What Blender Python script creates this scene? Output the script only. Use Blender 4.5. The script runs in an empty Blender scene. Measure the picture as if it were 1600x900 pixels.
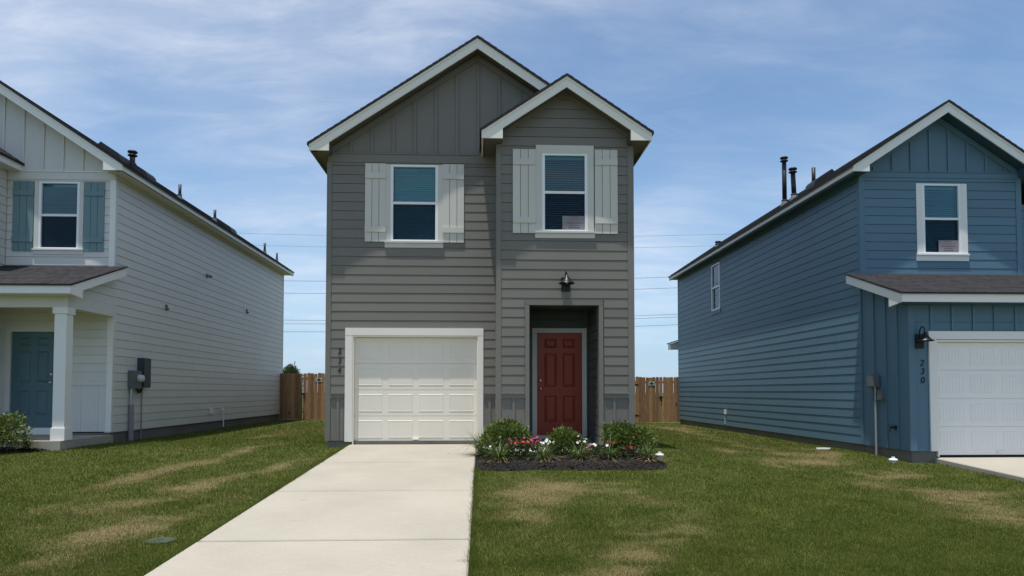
import bpy, bmesh, math, random
import numpy as np
from mathutils import Vector, Matrix

R = math.radians
random.seed(7)
rng = np.random.default_rng(11)
scene = bpy.context.scene
COL = scene.collection

# ------------------------------------------------------------------ camera
F_PX, HORIZON = 1110.0, 612.0
CAM_Z = 1.03
YAW, TILT = math.atan(48 / F_PX), R(2.15)
cam_d = bpy.data.cameras.new('camera')
cam = bpy.data.objects.new('camera', cam_d)
COL.objects.link(cam)
cam.location = (0, 0, CAM_Z)
cam.rotation_euler = (R(90) + TILT, 0, -YAW)
cam_d.sensor_width = 36.0
cam_d.lens = 36.0 * F_PX / 1600
cam_d.shift_y = 120.33 / 1600
cam_d.clip_start, cam_d.clip_end = 0.1, 3000
scene.camera = cam

# ------------------------------------------------------------------ light
SUN_EL, SUN_AZ = R(80.0), R(218.6)          # high sun, behind and left of the camera
SUN_STRENGTH, SKY_STRENGTH = 4.3, 0.115
to_sun = Vector((math.sin(SUN_AZ) * math.cos(SUN_EL), math.cos(SUN_AZ) * math.cos(SUN_EL), math.sin(SUN_EL)))
sun_d = bpy.data.lights.new('sun', 'SUN')
sun_d.energy, sun_d.angle, sun_d.color = SUN_STRENGTH, R(0.6), (1.0, 0.955, 0.88)
sun = bpy.data.objects.new('sun', sun_d)
COL.objects.link(sun)
sun.location = (-20, -25, 60)
sun.rotation_euler = to_sun.to_track_quat('Z', 'Y').to_euler()

world = bpy.data.worlds.new('World')
scene.world = world
world.use_nodes = True
wt = world.node_tree
wt.nodes.clear()
def wn(t, **k):
    n = wt.nodes.new(t)
    for a, v in k.items(): setattr(n, a, v)
    return n
def wmath(op, a, b=None, c=None):
    n = wn('ShaderNodeMath', operation=op)
    for i, v in enumerate((a, b, c)):
        if v is None: continue
        if isinstance(v, (int, float)): n.inputs[i].default_value = v
        else: wt.links.new(v, n.inputs[i])
    return n.outputs[0]
sky = wn('ShaderNodeTexSky', sky_type='NISHITA', sun_disc=False, sun_elevation=SUN_EL, sun_rotation=SUN_AZ,
         air_density=1.0, dust_density=0.0, ozone_density=3.0, altitude=150)
tc = wn('ShaderNodeTexCoord')
sep = wn('ShaderNodeSeparateXYZ')
wt.links.new(tc.outputs['Generated'], sep.inputs[0])
zc = wmath('ADD', wmath('MAXIMUM', sep.outputs['Z'], 0.0), 0.16)
u = wmath('DIVIDE', sep.outputs['X'], zc)
v = wmath('DIVIDE', sep.outputs['Y'], zc)
cmb = wn('ShaderNodeCombineXYZ')
wt.links.new(u, cmb.inputs[0]); wt.links.new(v, cmb.inputs[1])
def wnoise(scale, detail, rough, loc, sc=(1, 1, 1), rot=0.0, dist=0.0):
    m = wn('ShaderNodeMapping')
    m.inputs['Location'].default_value = loc
    m.inputs['Rotation'].default_value = (0, 0, rot)
    m.inputs['Scale'].default_value = sc
    wt.links.new(cmb.outputs[0], m.inputs[0])
    n = wn('ShaderNodeTexNoise')
    n.inputs['Scale'].default_value = scale
    n.inputs['Detail'].default_value = detail
    n.inputs['Roughness'].default_value = rough
    n.inputs['Distortion'].default_value = dist
    wt.links.new(m.outputs[0], n.inputs['Vector'])
    return n.outputs['Fac']
def wramp(x, a, b):
    n = wn('ShaderNodeMapRange', interpolation_type='SMOOTHSTEP')
    wt.links.new(x, n.inputs[0])
    n.inputs[1].default_value, n.inputs[2].default_value = a, b
    return n.outputs[0]
big = wramp(wnoise(0.55, 3, 0.5, (12.45, 1.1, 0)), 0.34, 0.58)           # where the veil of cirrus lies
wisp = wramp(wnoise(2.3, 9, 0.62, (1.0, 4.0, 0), (1.0, 2.2, 1), 0.35, 0.5), 0.36, 0.78)
fine = wnoise(7.0, 8, 0.65, (3.0, 1.0, 0), (1.0, 1.8, 1), 0.3, 0.4)
mask = wmath('MULTIPLY', wmath('ADD', wmath('MULTIPLY', big, 0.50), wmath('MULTIPLY', wisp, wmath('ADD', wmath('MULTIPLY', big, 0.40), 0.16))),
             wmath('ADD', wmath('MULTIPLY', fine, 0.75), 0.5))
mask = wmath('MINIMUM', wmath('MULTIPLY', mask, 0.80), 0.85)
lowf = wmath('POWER', wmath('SUBTRACT', 1.0, wmath('MINIMUM', wmath('MAXIMUM', sep.outputs['Z'], 0.0), 1.0)), 4.0)
mask = wmath('MULTIPLY', mask, wmath('SUBTRACT', 1.0, wmath('MULTIPLY', lowf, 0.75)))      # haze swallows the far clouds
# pale blue summer haze thickening towards the horizon, all the way round
hz = wn('ShaderNodeMix', data_type='RGBA')
hzf = wmath('POWER', wmath('SUBTRACT', 1.0, wmath('MINIMUM', wmath('MAXIMUM', sep.outputs['Z'], 0.0), 1.0)), 5.0)
wt.links.new(wmath('MULTIPLY', hzf, 0.85), hz.inputs['Factor'])
tint = wn('ShaderNodeMix', data_type='RGBA', blend_type='MULTIPLY')
tint.inputs['Factor'].default_value = 1.0
wt.links.new(sky.outputs[0], tint.inputs['A'])
tint.inputs['B'].default_value = (0.97, 1.05, 1.06, 1)
wt.links.new(tint.outputs['Result'], hz.inputs['A'])
hz.inputs['B'].default_value = (2.5, 3.7, 5.5, 1)
mixc = wn('ShaderNodeMix', data_type='RGBA')
wt.links.new(mask, mixc.inputs['Factor'])
wt.links.new(hz.outputs['Result'], mixc.inputs['A'])
mixc.inputs['B'].default_value = (6.7, 7.0, 7.5, 1)
bg = wn('ShaderNodeBackground')
bg.inputs[1].default_value = SKY_STRENGTH
wt.links.new(mixc.outputs['Result'], bg.inputs[0])
wo = wn('ShaderNodeOutputWorld')
wt.links.new(bg.outputs[0], wo.inputs[0])

scene.view_settings.view_transform = 'Standard'
scene.view_settings.look = 'None'
scene.view_settings.exposure = 0.3
scene.view_settings.gamma = 1
scene.render.engine = 'CYCLES'
scene.cycles.max_bounces = 8
scene.cycles.transparent_max_bounces = 12

# ------------------------------------------------------------------ materials
def mat_base(name):
    m = bpy.data.materials.new(name)
    m.use_nodes = True
    nt = m.node_tree
    return m, nt, nt.nodes['Principled BSDF']
def N(nt, t, **k):
    n = nt.nodes.new(t)
    for a, val in k.items(): setattr(n, a, val)
    return n
def setin(nt, sock, val):
    if hasattr(val, 'is_output') or isinstance(val, bpy.types.NodeSocket): nt.links.new(val, sock)
    else: sock.default_value = val
def M(nt, op, a, b=0.0):
    n = N(nt, 'ShaderNodeMath', operation=op)
    setin(nt, n.inputs[0], a); setin(nt, n.inputs[1], b)
    return n.outputs[0]
def noise(nt, scale, detail=4, rough=0.55, sc=(1, 1, 1), dist=0.0):
    g = N(nt, 'ShaderNodeNewGeometry')
    mp = N(nt, 'ShaderNodeMapping')
    mp.inputs['Scale'].default_value = sc
    nt.links.new(g.outputs['Position'], mp.inputs[0])
    n = N(nt, 'ShaderNodeTexNoise')
    n.inputs['Scale'].default_value = scale
    n.inputs['Detail'].default_value = detail
    n.inputs['Roughness'].default_value = rough
    n.inputs['Distortion'].default_value = dist
    nt.links.new(mp.outputs[0], n.inputs['Vector'])
    return n.outputs['Fac']
def mixrgb(nt, f, a, b, blend='MIX'):
    n = N(nt, 'ShaderNodeMix', data_type='RGBA', blend_type=blend)
    setin(nt, n.inputs['Factor'], f)
    for s, val in (('A', a), ('B', b)):
        setin(nt, n.inputs[s], (*val, 1) if isinstance(val, tuple) and len(val) == 3 else val)
    return n.outputs['Result']
def ramp(nt, x, a, b, lo=0.0, hi=1.0):
    n = N(nt, 'ShaderNodeMapRange', interpolation_type='SMOOTHSTEP')
    setin(nt, n.inputs[0], x)
    n.inputs[1].default_value, n.inputs[2].default_value = a, b
    n.inputs[3].default_value, n.inputs[4].default_value = lo, hi
    return n.outputs[0]
def bump(nt, p, h, strength=0.3, dist=0.01):
    b = N(nt, 'ShaderNodeBump')
    b.inputs['Strength'].default_value = strength
    b.inputs['Distance'].default_value = dist
    nt.links.new(h, b.inputs['Height'])
    nt.links.new(b.outputs[0], p.inputs['Normal'])

def paint(name, col, rough=0.5, var=0.10, piece=0.10, grain=(1.5, 1.5, 14), spec=0.35):
    """exterior paint on boards: faint blotches, a little wood grain, each board its own tone"""
    m, nt, p = mat_base(name)
    n1 = noise(nt, 1.1, 5, 0.6)
    n2 = noise(nt, 9.0, 5, 0.65, grain)
    oi = N(nt, 'ShaderNodeObjectInfo')
    f = M(nt, 'ADD', M(nt, 'MULTIPLY', M(nt, 'SUBTRACT', n1, 0.5), var * 2), 1.0)
    f = M(nt, 'ADD', f, M(nt, 'MULTIPLY', M(nt, 'SUBTRACT', n2, 0.5), var * 1.2))
    f = M(nt, 'ADD', f, M(nt, 'MULTIPLY', M(nt, 'SUBTRACT', oi.outputs['Random'], 0.5), piece))
    vm = N(nt, 'ShaderNodeVectorMath', operation='SCALE')
    vm.inputs[0].default_value = col
    nt.links.new(f, vm.inputs['Scale'])
    nt.links.new(vm.outputs[0], p.inputs['Base Color'])
    p.inputs['Roughness'].default_value = rough
    p.inputs['Specular IOR Level'].default_value = spec
    bump(nt, p, n2, 0.25, 0.004)
    return m
def plain(name, col, rough=0.5, metal=0.0, var=0.12, spec=0.4, sc=12):
    m, nt, p = mat_base(name)
    n1 = noise(nt, sc, 4, 0.6)
    f = M(nt, 'ADD', M(nt, 'MULTIPLY', M(nt, 'SUBTRACT', n1, 0.5), var * 2), 1.0)
    vm = N(nt, 'ShaderNodeVectorMath', operation='SCALE')
    vm.inputs[0].default_value = col
    nt.links.new(f, vm.inputs['Scale'])
    nt.links.new(vm.outputs[0], p.inputs['Base Color'])
    p.inputs['Roughness'].default_value = rough
    p.inputs['Metallic'].default_value = metal
    p.inputs['Specular IOR Level'].default_value = spec
    return m

MT = {}
MT['grey'] = paint('grey_siding_paint', (0.184, 0.172, 0.147))
MT['grey_soffit'] = paint('shaded_grey_soffit_paint', (0.105, 0.10, 0.09))  # body grey made darker: the shade under the eaves is in the colour
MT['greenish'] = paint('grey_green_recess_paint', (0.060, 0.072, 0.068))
MT['trim'] = paint('warm_white_trim_paint', (0.80, 0.765, 0.69), 0.45, 0.05, 0.03)
MT['shutter'] = paint('pale_grey_shutter_paint', (0.60, 0.575, 0.52), 0.55, 0.08, 0.05, (14, 14, 1.5))
MT['garage'] = paint('cream_garage_paint', (0.83, 0.77, 0.655), 0.45, 0.04, 0.02)
MT['garage_w'] = paint('white_garage_paint', (0.82, 0.81, 0.79), 0.45, 0.04, 0.02)
MT['white'] = paint('off_white_siding_paint', (0.63, 0.62, 0.59), 0.5, 0.06, 0.06)
MT['white_trim'] = paint('cool_white_trim_paint', (0.78, 0.77, 0.74), 0.45, 0.05, 0.03)
MT['blue'] = paint('blue_siding_paint', (0.098, 0.186, 0.252), 0.5, 0.10, 0.10)
MT['blue_soffit'] = paint('shaded_blue_soffit_paint', (0.045, 0.09, 0.125))  # siding blue at about half strength, eave shade painted into it
MT['teal'] = paint('dusty_teal_shutter_paint', (0.16, 0.255, 0.28), 0.55, 0.08, 0.06, (14, 14, 1.5))
MT['teal_door'] = paint('teal_door_paint', (0.075, 0.145, 0.17), 0.4)
MT['red'] = paint('brick_red_door_paint', (0.29, 0.040, 0.013), 0.35, 0.06, 0.0)
MT['vinyl'] = plain('white_vinyl', (0.82, 0.83, 0.84), 0.35, 0, 0.03)
MT['black'] = plain('black_metal', (0.012, 0.012, 0.014), 0.4, 0.3)
MT['darkpipe'] = plain('dark_vent_metal', (0.018, 0.022, 0.024), 0.5, 0.2)
MT['boot'] = plain('grey_pipe_boot', (0.125, 0.14, 0.145), 0.6)
MT['steel'] = plain('galvanised_conduit', (0.42, 0.43, 0.43), 0.45, 0.5)
MT['greybox'] = plain('grey_meter_box', (0.13, 0.145, 0.15), 0.5, 0.2)
MT['darkbox'] = plain('dark_breaker_box', (0.045, 0.06, 0.068), 0.5, 0.2)
MT['pvc'] = plain('white_pvc', (0.78, 0.78, 0.76), 0.4, 0, 0.05)
MT['greypvc'] = plain('grey_pvc', (0.23, 0.23, 0.24), 0.5)
MT['nickel'] = plain('satin_nickel', (0.55, 0.53, 0.50), 0.3, 0.9)
MT['blind'] = plain('white_blind_slat', (0.60, 0.67, 0.66), 0.5, 0, 0.05)
MT['paper'] = plain('printed_notice_paper', (0.25, 0.235, 0.25), 0.7, 0, 0.04)  # sheet greyed in its colour to look dimmed by glass in front
MT['ink'] = plain('dark_print_ink', (0.07, 0.06, 0.07), 0.7)
MT['inkred'] = plain('red_print_ink', (0.28, 0.10, 0.10), 0.7)
MT['dark'] = plain('dark_void_rubber', (0.012, 0.012, 0.014), 0.8)
MT['inside'] = plain('plaster_room_side', (0.20, 0.20, 0.20), 0.8)
MT['wire'] = plain('power_cable', (0.16, 0.17, 0.18), 0.7)
MT['globe'] = plain('meter_glass_dome', (0.55, 0.57, 0.58), 0.15, 0, 0.05)
MT['lid'] = plain('faded_green_plastic', (0.060, 0.075, 0.050), 0.85, 0, 0.4, 0.05)
MT['signgreen'] = plain('white_green_sign_print', (0.55, 0.60, 0.52), 0.5)

def mat_concrete(name, col, broom=True, mott=0.16):
    m, nt, p = mat_base(name)
    n1 = noise(nt, 0.8, 6, 0.62)
    n2 = noise(nt, 6.0, 6, 0.7, (1.0, 5.0, 1.0))
    n3 = noise(nt, 60.0, 3, 0.7)
    spots = ramp(nt, noise(nt, 3.1, 2, 0.5), 0.735, 0.76)
    oi = N(nt, 'ShaderNodeObjectInfo')
    f = M(nt, 'ADD', M(nt, 'MULTIPLY', M(nt, 'SUBTRACT', n1, 0.5), mott * 2), 1.0)
    f = M(nt, 'ADD', f, M(nt, 'MULTIPLY', M(nt, 'SUBTRACT', n2, 0.5), mott * 1.0))
    f = M(nt, 'ADD', f, M(nt, 'MULTIPLY', M(nt, 'SUBTRACT', n3, 0.5), mott * 2.2))
    f = M(nt, 'ADD', f, M(nt, 'MULTIPLY', M(nt, 'SUBTRACT', oi.outputs['Random'], 0.5), 0.05))
    f = M(nt, 'SUBTRACT', f, M(nt, 'MULTIPLY', spots, 0.16))
    f = M(nt, 'SUBTRACT', f, M(nt, 'MULTIPLY', ramp(nt, noise(nt, 4.3, 1, 0.4), 0.80, 0.83), 0.4))
    vm = N(nt, 'ShaderNodeVectorMath', operation='SCALE')
    vm.inputs[0].default_value = col
    nt.links.new(f, vm.inputs['Scale'])
    nt.links.new(vm.outputs[0], p.inputs['Base Color'])
    p.inputs['Roughness'].default_value = 0.85
    p.inputs['Specular IOR Level'].default_value = 0.2
    h = M(nt, 'ADD', n3, M(nt, 'MULTIPLY', noise(nt, 9.0, 4, 0.7, (0.6, 14.0, 1.0)), 1.5 if broom else 0.3))
    bump(nt, p, h, 0.25, 0.004)
    return m
MT['concrete'] = mat_concrete('broomed_pale_concrete', (0.355, 0.327, 0.272), True, 0.20)
MT['foundation'] = mat_concrete('rough_foundation_concrete', (0.17, 0.16, 0.14), False, 0.5)

def mat_shingle():
    m, nt, p = mat_base('charcoal_roof_shingle')
    n1 = noise(nt, 3.0, 5, 0.7, (0.5, 2.5, 2.5))
    n2 = noise(nt, 120.0, 2, 0.6)
    oi = N(nt, 'ShaderNodeObjectInfo')
    at = N(nt, 'ShaderNodeAttribute', attribute_name='tone')
    c = mixrgb(nt, ramp(nt, n1, 0.35, 0.65), (0.008, 0.0075, 0.010), (0.017, 0.015, 0.019))
    c = mixrgb(nt, M(nt, 'MULTIPLY', n2, 0.25), c, (0.036, 0.034, 0.039))
    c = mixrgb(nt, M(nt, 'MULTIPLY', at.outputs['Fac'], 0.5), c, (0.034, 0.029, 0.034))
    nt.links.new(c, p.inputs['Base Color'])
    p.inputs['Roughness'].default_value = 0.9
    bump(nt, p, n2, 0.5, 0.004)
    return m
MT['shingle'] = mat_shingle()

def mat_cedar():
    m, nt, p = mat_base('weathered_cedar_board')
    g = noise(nt, 7.0, 6, 0.65, (9.0, 9.0, 0.55), 0.8)
    kn = ramp(nt, noise(nt, 3.6, 2, 0.4, (1.6, 1.6, 0.9)), 0.70, 0.78)
    oi = N(nt, 'ShaderNodeObjectInfo')
    c = mixrgb(nt, ramp(nt, g, 0.3, 0.7), (0.23, 0.120, 0.056), (0.44, 0.25, 0.125))
    vm = N(nt, 'ShaderNodeVectorMath', operation='SCALE')
    nt.links.new(c, vm.inputs[0]); nt.links.new(M(nt, 'ADD', M(nt, 'MULTIPLY', oi.outputs['Random'], 0.75), 0.62), vm.inputs['Scale'])
    c = vm.outputs[0]
    c = mixrgb(nt, M(nt, 'MULTIPLY', kn, 0.8), c, (0.045, 0.02, 0.01))
    nt.links.new(c, p.inputs['Base Color'])
    p.inputs['Roughness'].default_value = 0.8
    bump(nt, p, g, 0.4, 0.004)
    return m
MT['cedar'] = mat_cedar()

def mat_glass(name, tint, refl):
    m = bpy.data.materials.new(name); m.use_nodes = True
    nt = m.node_tree; nt.nodes.clear()
    tr = N(nt, 'ShaderNodeBsdfTransparent'); tr.inputs[0].default_value = (*tint, 1)
    gl = N(nt, 'ShaderNodeBsdfGlossy'); gl.inputs['Roughness'].default_value = 0.03
    gl.inputs['Color'].default_value = (0.85, 0.95, 1.0, 1)
    fr = N(nt, 'ShaderNodeFresnel'); fr.inputs[0].default_value = 1.5
    f = M(nt, 'ADD', fr.outputs[0], refl)
    mx = N(nt, 'ShaderNodeMixShader')
    nt.links.new(f, mx.inputs[0]); nt.links.new(tr.outputs[0], mx.inputs[1]); nt.links.new(gl.outputs[0], mx.inputs[2])
    o = N(nt, 'ShaderNodeOutputMaterial'); nt.links.new(mx.outputs[0], o.inputs[0])
    return m
MT['glass'] = mat_glass('coated_window_glass', (0.58, 0.82, 0.86), 0.0)
def mat_screen():
    m = bpy.data.materials.new('dark_insect_mesh'); m.use_nodes = True
    nt = m.node_tree; nt.nodes.clear()
    tr = N(nt, 'ShaderNodeBsdfTransparent')
    df = N(nt, 'ShaderNodeBsdfDiffuse'); df.inputs[0].default_value = (0.010, 0.022, 0.045, 1)
    mx = N(nt, 'ShaderNodeMixShader'); mx.inputs[0].default_value = 0.34
    nt.links.new(tr.outputs[0], mx.inputs[1]); nt.links.new(df.outputs[0], mx.inputs[2])
    o = N(nt, 'ShaderNodeOutputMaterial'); nt.links.new(mx.outputs[0], o.inputs[0])
    return m
MT['screen'] = mat_screen()

def mat_leaf(name, c1, c2, c3=None, trans=0.25, rough=0.45, sc=30):
    m, nt, p = mat_base(name)
    n1 = noise(nt, sc, 2, 0.6)
    n2 = noise(nt, 4.0, 3, 0.6)
    c = mixrgb(nt, ramp(nt, n1, 0.3, 0.7), c1, c2)
    if c3: c = mixrgb(nt, ramp(nt, n2, 0.52, 0.72), c, c3)
    nt.links.new(c, p.inputs['Base Color'])
    p.inputs['Roughness'].default_value = rough
    p.inputs['Specular IOR Level'].default_value = 0.35
    tl = N(nt, 'ShaderNodeBsdfTranslucent'); nt.links.new(c, tl.inputs[0])
    mx = N(nt, 'ShaderNodeMixShader'); mx.inputs[0].default_value = trans
    o = nt.nodes['Material Output']
    nt.links.new(p.outputs[0], mx.inputs[1]); nt.links.new(tl.outputs[0], mx.inputs[2]); nt.links.new(mx.outputs[0], o.inputs[0])
    return m
MT['shrub'] = mat_leaf('glossy_shrub_leaf', (0.04, 0.075, 0.014), (0.17, 0.215, 0.045), (0.26, 0.265, 0.065))
MT['twig'] = plain('brown_twig', (0.07, 0.05, 0.03), 0.8)
MT['lily'] = mat_leaf('strap_leaf_green', (0.035, 0.075, 0.016), (0.12, 0.17, 0.045))
MT['lilydry'] = mat_leaf('dried_strap_leaf', (0.17, 0.125, 0.065), (0.36, 0.28, 0.16))
MT['petred'] = mat_leaf('red_petal', (0.34, 0.010, 0.014), (0.50, 0.022, 0.022))
MT['petdark'] = mat_leaf('deep_red_petal', (0.09, 0.006, 0.016), (0.20, 0.010, 0.03))
MT['petpink'] = mat_leaf('magenta_petal', (0.42, 0.02, 0.11), (0.60, 0.07, 0.20))
MT['petwhite'] = mat_leaf('white_petal', (0.72, 0.70, 0.64), (0.82, 0.80, 0.76))
MT['flowerleaf'] = mat_leaf('dark_flower_leaf', (0.02, 0.04, 0.015), (0.05, 0.08, 0.025))
MT['tree'] = mat_leaf('far_tree_leaf', (0.035, 0.06, 0.018), (0.08, 0.11, 0.03))
MT['mulch'] = plain('dark_bark_mulch', (0.007, 0.006, 0.0055), 0.95, 0, 0.6, 0.2, 30)
MT['chip'] = mat_leaf('bark_chip', (0.005, 0.0045, 0.004), (0.022, 0.017, 0.014), None, 0.0, 0.9, 25)

def mat_grass(name, soil):
    m, nt, p = mat_base(name)
    at = N(nt, 'ShaderNodeAttribute', attribute_name='dry')
    nb = noise(nt, 55.0, 2, 0.6)
    nm = noise(nt, 2.4, 5, 0.65)
    nl = noise(nt, 7.0, 4, 0.7)
    d = M(nt, 'ADD', at.outputs['Fac'], M(nt, 'MULTIPLY', M(nt, 'SUBTRACT', nm, 0.5), 0.7))
    d = M(nt, 'ADD', d, M(nt, 'MULTIPLY', M(nt, 'SUBTRACT', nl, 0.5), 0.55))
    d = M(nt, 'ADD', d, M(nt, 'MULTIPLY', M(nt, 'SUBTRACT', nb, 0.5), 0.75))
    green = mixrgb(nt, ramp(nt, nm, 0.3, 0.7), (0.055, 0.099, 0.010), (0.124, 0.158, 0.027))
    green = mixrgb(nt, ramp(nt, nb, 0.35, 0.75), green, (0.165, 0.180, 0.046))
    dryc = mixrgb(nt, nb, (0.17, 0.125, 0.055), (0.38, 0.30, 0.155))
    c = mixrgb(nt, ramp(nt, d, 0.26, 1.15), green, dryc)
    if soil: c = mixrgb(nt, 0.5, c, (0.05, 0.042, 0.022))
    nt.links.new(c, p.inputs['Base Color'])
    p.inputs['Roughness'].default_value = 0.75
    p.inputs['Specular IOR Level'].default_value = 0.06
    if soil:
        bump(nt, p, nb, 0.6, 0.03)
    else:
        tl = N(nt, 'ShaderNodeBsdfTranslucent'); nt.links.new(c, tl.inputs[0])
        mx = N(nt, 'ShaderNodeMixShader'); mx.inputs[0].default_value = 0.3
        o = nt.nodes['Material Output']
        nt.links.new(p.outputs[0], mx.inputs[1]); nt.links.new(tl.outputs[0], mx.inputs[2]); nt.links.new(mx.outputs[0], o.inputs[0])
    return m
MT['lawn'] = mat_grass('lawn_soil_and_thatch', True)
MT['blade'] = mat_grass('grass_blade', False)

# ------------------------------------------------------------------ mesh helpers
WL = {}                                               # world location of each object's origin
class MB:
    def __init__(s): s.v, s.f = [], []
    def hexa(s, pts):
        n = len(s.v); s.v += [tuple(p) for p in pts]
        s.f += [tuple(n + i for i in q) for q in ((0, 3, 2, 1), (4, 5, 6, 7), (0, 1, 5, 4), (1, 2, 6, 5), (2, 3, 7, 6), (3, 0, 4, 7))]
        return s
    def box(s, x0, x1, y0, y1, z0, z1):
        return s.hexa([(x0, y0, z0), (x1, y0, z0), (x1, y1, z0), (x0, y1, z0), (x0, y0, z1), (x1, y0, z1), (x1, y1, z1), (x0, y1, z1)])
    def prism(s, poly, axis, a0, a1):
        n, k = len(s.v), len(poly)
        put = {'x': lambda a, u, w: (a, u, w), 'y': lambda a, u, w: (u, a, w), 'z': lambda a, u, w: (u, w, a)}[axis]
        s.v += [put(a0, *p) for p in poly] + [put(a1, *p) for p in poly]
        s.f += [tuple(range(n, n + k)), tuple(range(n + 2 * k - 1, n + k - 1, -1))]
        s.f += [(n + i, n + (i + 1) % k, n + k + (i + 1) % k, n + k + i) for i in range(k)]
        return s
    def tube(s, pts, r, n=8, r1=None):
        pts = [Vector(p) for p in pts]; base = len(s.v); m = len(pts)
        for i, p in enumerate(pts):
            t = (pts[min(i + 1, m - 1)] - pts[max(i - 1, 0)]).normalized()
            a = t.orthogonal().normalized() if i == 0 else (a - t * a.dot(t)).normalized()
            b = t.cross(a); rr = r if r1 is None else r + (r1 - r) * i / (m - 1)
            for j in range(n):
                th = 2 * math.pi * j / n
                s.v.append(tuple(p + (a * math.cos(th) + b * math.sin(th)) * rr))
        for i in range(m - 1):
            for j in range(n):
                q = base + i * n
                s.f.append((q + j, q + (j + 1) % n, q + n + (j + 1) % n, q + n + j))
        s.f.append(tuple(base + j for j in range(n))[::-1]); s.f.append(tuple(base + (m - 1) * n + j for j in range(n)))
        return s
    def lathe(s, prof, c, n=14, axis='z', sgn=1):
        base = len(s.v)
        for r, h in prof:
            for j in range(n):
                th = 2 * math.pi * j / n; a, b = r * math.cos(th), r * math.sin(th); h2 = h * sgn
                s.v.append({'z': (c[0] + a, c[1] + b, c[2] + h2), 'y': (c[0] + a, c[1] + h2, c[2] + b), 'x': (c[0] + h2, c[1] + a, c[2] + b)}[axis])
        for i in range(len(prof) - 1):
            for j in range(n):
                q = base + i * n
                s.f.append((q + j, q + (j + 1) % n, q + n + (j + 1) % n, q + n + j))
        s.f.append(tuple(base + j for j in range(n))[::-1])
        q = base + (len(prof) - 1) * n
        s.f.append(tuple(q + j for j in range(n)))
        return s
    def build(s, name, mat, parent=None, smooth=False, kind=None):
        me = bpy.data.meshes.new(name)
        c = Vector((0, 0, 0))
        if s.v:
            a = np.array(s.v); c = Vector(((a[:, 0].min() + a[:, 0].max()) / 2, (a[:, 1].min() + a[:, 1].max()) / 2, a[:, 2].min()))
        me.from_pydata([(x - c.x, y - c.y, z - c.z) for x, y, z in s.v], [], s.f)
        bm = bmesh.new(); bm.from_mesh(me); bmesh.ops.recalc_face_normals(bm, faces=bm.faces); bm.to_mesh(me); bm.free()
        if smooth:
            for p in me.polygons: p.use_smooth = True
        me.materials.append(MT[mat])
        return link(name, me, c, parent, kind)
def link(name, me, loc, parent=None, kind=None):
    o = bpy.data.objects.new(name, me); COL.objects.link(o)
    loc = Vector(loc); WL[o] = loc
    if parent is not None:
        o.parent = parent; o.location = loc - WL[parent]
    else: o.location = loc
    if kind: o['kind'] = kind
    return o
def tag(o, label, cat, group=None):
    o['label'] = label; o['category'] = cat
    if group: o['group'] = group
    return o
def thing(name, loc, label, cat, group=None):
    o = bpy.data.objects.new(name, None); COL.objects.link(o)
    o.empty_display_size = 0.2; o.location = loc; WL[o] = Vector(loc)
    return tag(o, label, cat, group)
def bx(name, mat, parent, *a, kind=None): return MB().box(*a).build(name, mat, parent, kind=kind)

LAP = 0.181
def lap_row(mb, rng_, z0, z1, zb, wall, facing, top=None):
    """one lap board piece; rng_ = (start,end) along the wall, top = other (start,end) at its upper edge"""
    a0, a1 = rng_; b0, b1 = top or rng_
    t = lambda z: 0.019 - 0.007 * (z - zb) / LAP
    ax, sg = facing                                # ax 'y': wall faces -Y (sg -1); ax 'x': wall faces sg*X
    d0, d1 = wall + sg * t(z0), wall + sg * t(z1)
    if ax == 'y': P = lambda a, d, z: (a, d, z)
    else: P = lambda a, d, z: (d, a, z)
    mb.hexa([P(a0, d0, z0), P(a1, d0, z0), P(a1, wall, z0), P(a0, wall, z0), P(b0, d1, z1), P(b1, d1, z1), P(b1, wall, z1), P(b0, wall, z1)])
def lap_wall(parent, mat, a0, a1, z0, z1, wall, facing, holes=(), clip=None, joints=0.0):
    """lap siding from z0 up to z1; holes = (a0,a1,z0,z1) openings; clip(z) gives the (start,end) under a rake"""
    z = z0
    while z < z1 - 0.02:
        zt = min(z + LAP - 0.010, z1)
        hs = [h for h in holes if h[2] < zt - 0.004 and h[3] > z + 0.004 and h[1] > a0 and h[0] < a1]
        cuts = sorted({z, zt, *[q for h in hs for q in (h[2], h[3]) if z + 0.004 < q < zt - 0.004]})
        full = [h for h in hs if h[2] <= z + 0.004 and h[3] >= zt - 0.004]
        cols = [(a0, a1)]
        for h in full:
            cols = [p for c in cols for p in ((c[0], min(c[1], h[0])), (max(c[0], h[1]), c[1])) if p[1] - p[0] > 0.01]
        if joints:                                    # butt joints, staggered from row to row
            cut = a0 + random.uniform(0.4, joints); nc = []
            while cut < a1 - 0.4:
                nc.append(cut); cut += joints
            for q in nc:
                cols = [p for c in cols for p in (((c[0], q - 0.002), (q + 0.002, c[1])) if c[0] + 0.1 < q < c[1] - 0.1 else (c,))]
        for c in cols:
            mb = MB()
            for q0, q1 in zip(cuts[:-1], cuts[1:]):
                seg = [c]
                for h in hs:
                    if h in full or h[2] > q0 + 0.004 or h[3] < q1 - 0.004: continue
                    seg = [p for s in seg for p in ((s[0], min(s[1], h[0])), (max(s[0], h[1]), s[1])) if p[1] - p[0] > 0.01]
                for s in seg:
                    if clip:
                        e0, e1 = clip(q0), clip(q1)
                        lo, hi = (max(s[0], e0[0]), min(s[1], e0[1])), (max(s[0], e1[0]), min(s[1], e1[1]))
                        if lo[1] - lo[0] < 0.03: continue
                        if hi[1] - hi[0] < 0.0: hi = ((hi[0] + hi[1]) / 2,) * 2
                        lap_row(mb, lo, q0, q1, z, wall, facing, hi)
                    else: lap_row(mb, s, q0, q1, z, wall, facing)
            if mb.v: mb.build('siding_board', mat, parent)
        z += LAP
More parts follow.
